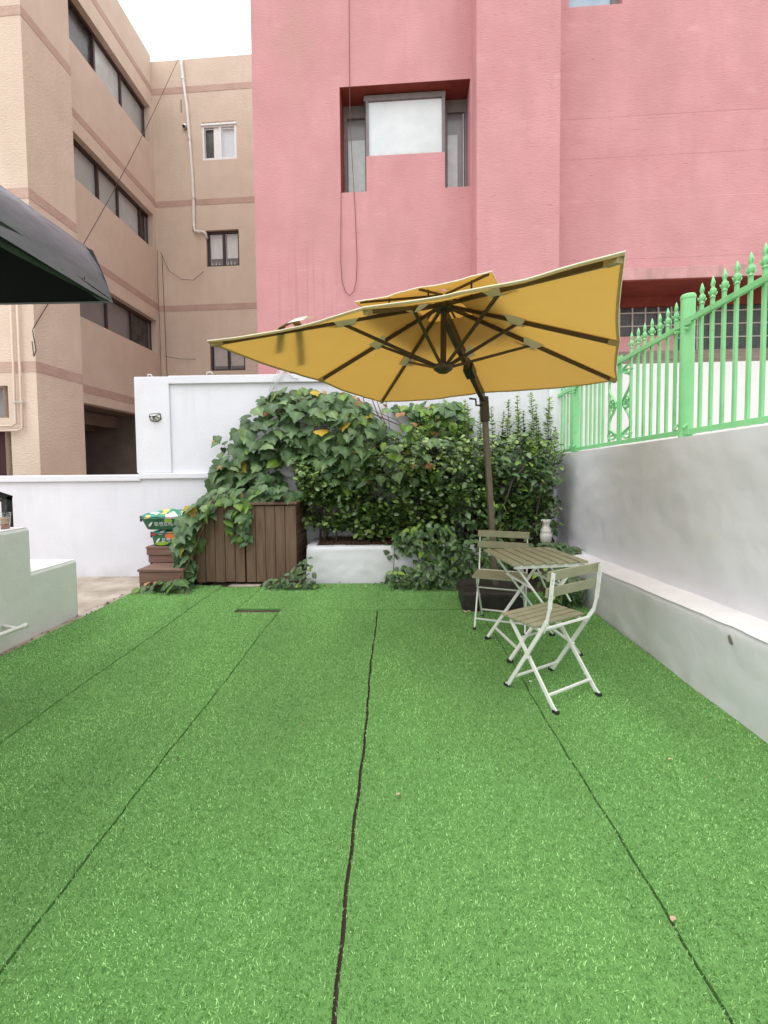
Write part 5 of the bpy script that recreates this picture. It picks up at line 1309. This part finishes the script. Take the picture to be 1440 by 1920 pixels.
# ------------------------------------------------------------------ white ornament by the wall
def ornament():
    T = thing('garden_ornament', 'worn white ceramic ornament with double rim standing in the corner', 'ornament', (1.80,5.02,0))
    x, y = 1.80, 5.02
    MB().lathe((x,y,.0), [(.075,0),(.08,.05),(.06,.12),(.06,.45)], 18).build('pedestal', M['garage'], T, smooth=True)
    MB().lathe((x,y,.45), [(.045,0),(.060,.03),(.066,.08),(.064,.12),(.055,.135),(.060,.145),(.060,.155),(.045,.19),(.038,.215),(.046,.25),(.058,.27)], 20).build('body', M['ceramic'], T, smooth=True)
    for s in (-1,1): MB().lathe((x+s*.026,y-.01,.71), [(.020,0),(.034,.012),(.036,.022),(.030,.024),(.024,.012)], 14).build('rim_cup', M['ceramic'], T, smooth=True)
    MB().tube([(x-.03,y-.02,.72),(x-.10,y-.03,.68),(x-.16,y-.02,.69)], .008, 6).build('twig', M['bark'], T)
ornament()

# ------------------------------------------------------------------ scraps on the turf
M['dryl'] = mat('pale_dry_leaf', (.48,.34,.22), (.58,.45,.31), scale=30, rough=.85)
def scrap(label, x, y, s, m, kind, cat):
    k = MB(); n = 9; rr = random.Random(int(x*1000+y*77))
    ring = []
    for j in range(n):
        a = 2*PI*j/n; r = s*(.7+.5*rr.random())*(1 if j%3 else 1.25); ring.append((x+r*math.cos(a),y+r*.7*math.sin(a),.014+s*.5*abs(math.sin(a*1.5+rr.random()))))
    k.add([(x,y,.016)]+ring, [(0,1+j,1+(j+1)%n) for j in range(n)]); k.add([(x,y,.013)]+[(a,b,c-.002) for a,b,c in ring], [(0,1+(j+1)%n,1+j) for j in range(n)])
    tag(k.build(kind, m, None), label, cat)
scrap('crumpled dry leaf lying against the parasol weight', .68, 3.93, .035, M['dryl'], 'dry_leaf', 'leaf')
scrap('tan leaf on the right turf seam near the bottom of the view', .83, 1.24, .008, M['dryl'], 'dry_leaf', 'leaf')
scrap('small brown leaf on bare turf near the grey wall', 1.27, 1.94, .010, M['dryl'], 'dry_leaf', 'leaf')
scrap('tiny tan leaf right of the centre seam', .012, 1.72, .008, M['dryl'], 'dry_leaf', 'leaf')
scrap('white paper scrap on the turf below the near chair', .86, 2.65, .010, M['bagwhite'], 'paper_scrap', 'scrap')
scrap('pair of white specks on the turf between chair and grey wall', 1.24, 2.75, .008, M['bagwhite'], 'paper_scrap', 'scrap')
scrap('pale dry leaf on the turf in front of the planter', -.33, 4.78, .022, M['dryl'], 'dry_leaf', 'leaf')
scrap('brown dry leaf at the planter foot near the hanging vine', -.10, 4.95, .030, M['dryl'], 'dry_leaf', 'leaf')

def litter():
    k = MB(); rr = random.Random(5)
    def bit(x, y, z, r):
        a = rr.uniform(0,PI); c_, s_ = math.cos(a)*r, math.sin(a)*r; t = rr.uniform(.2,.8)
        k.add([(x-c_,y-s_,z),(x+s_*.5,y-c_*.5,z+r*t),(x+c_,y+s_,z+r*.2),(x-s_*.5,y+c_*.5,z)], [(0,1,2,3)], rr.randrange(2))
    for i in range(70): y = rr.uniform(2.6,4.6); bit(rr.choice((-2.955,-2.96,-2.93))+rr.uniform(-.03,.03), y, -.008, rr.uniform(.008,.02))
    for i in range(60): bit(rr.uniform(-1.1,.8), rr.uniform(4.78,5.0), .010, rr.uniform(.008,.018))
    for i in range(30): bit(rr.uniform(-2.9,-2.2), rr.uniform(4.5,4.72), .010, rr.uniform(.008,.018))
    for i in range(26): bit(rr.uniform(-2.2,1.7), rr.uniform(1.4,4.4), .010, rr.uniform(.004,.008))
    tag(k.build('leaf_litter', [M['dry'],M['soil']]), 'bits of dry leaf and dirt scattered along the turf edges', 'litter', kind='stuff')
litter()
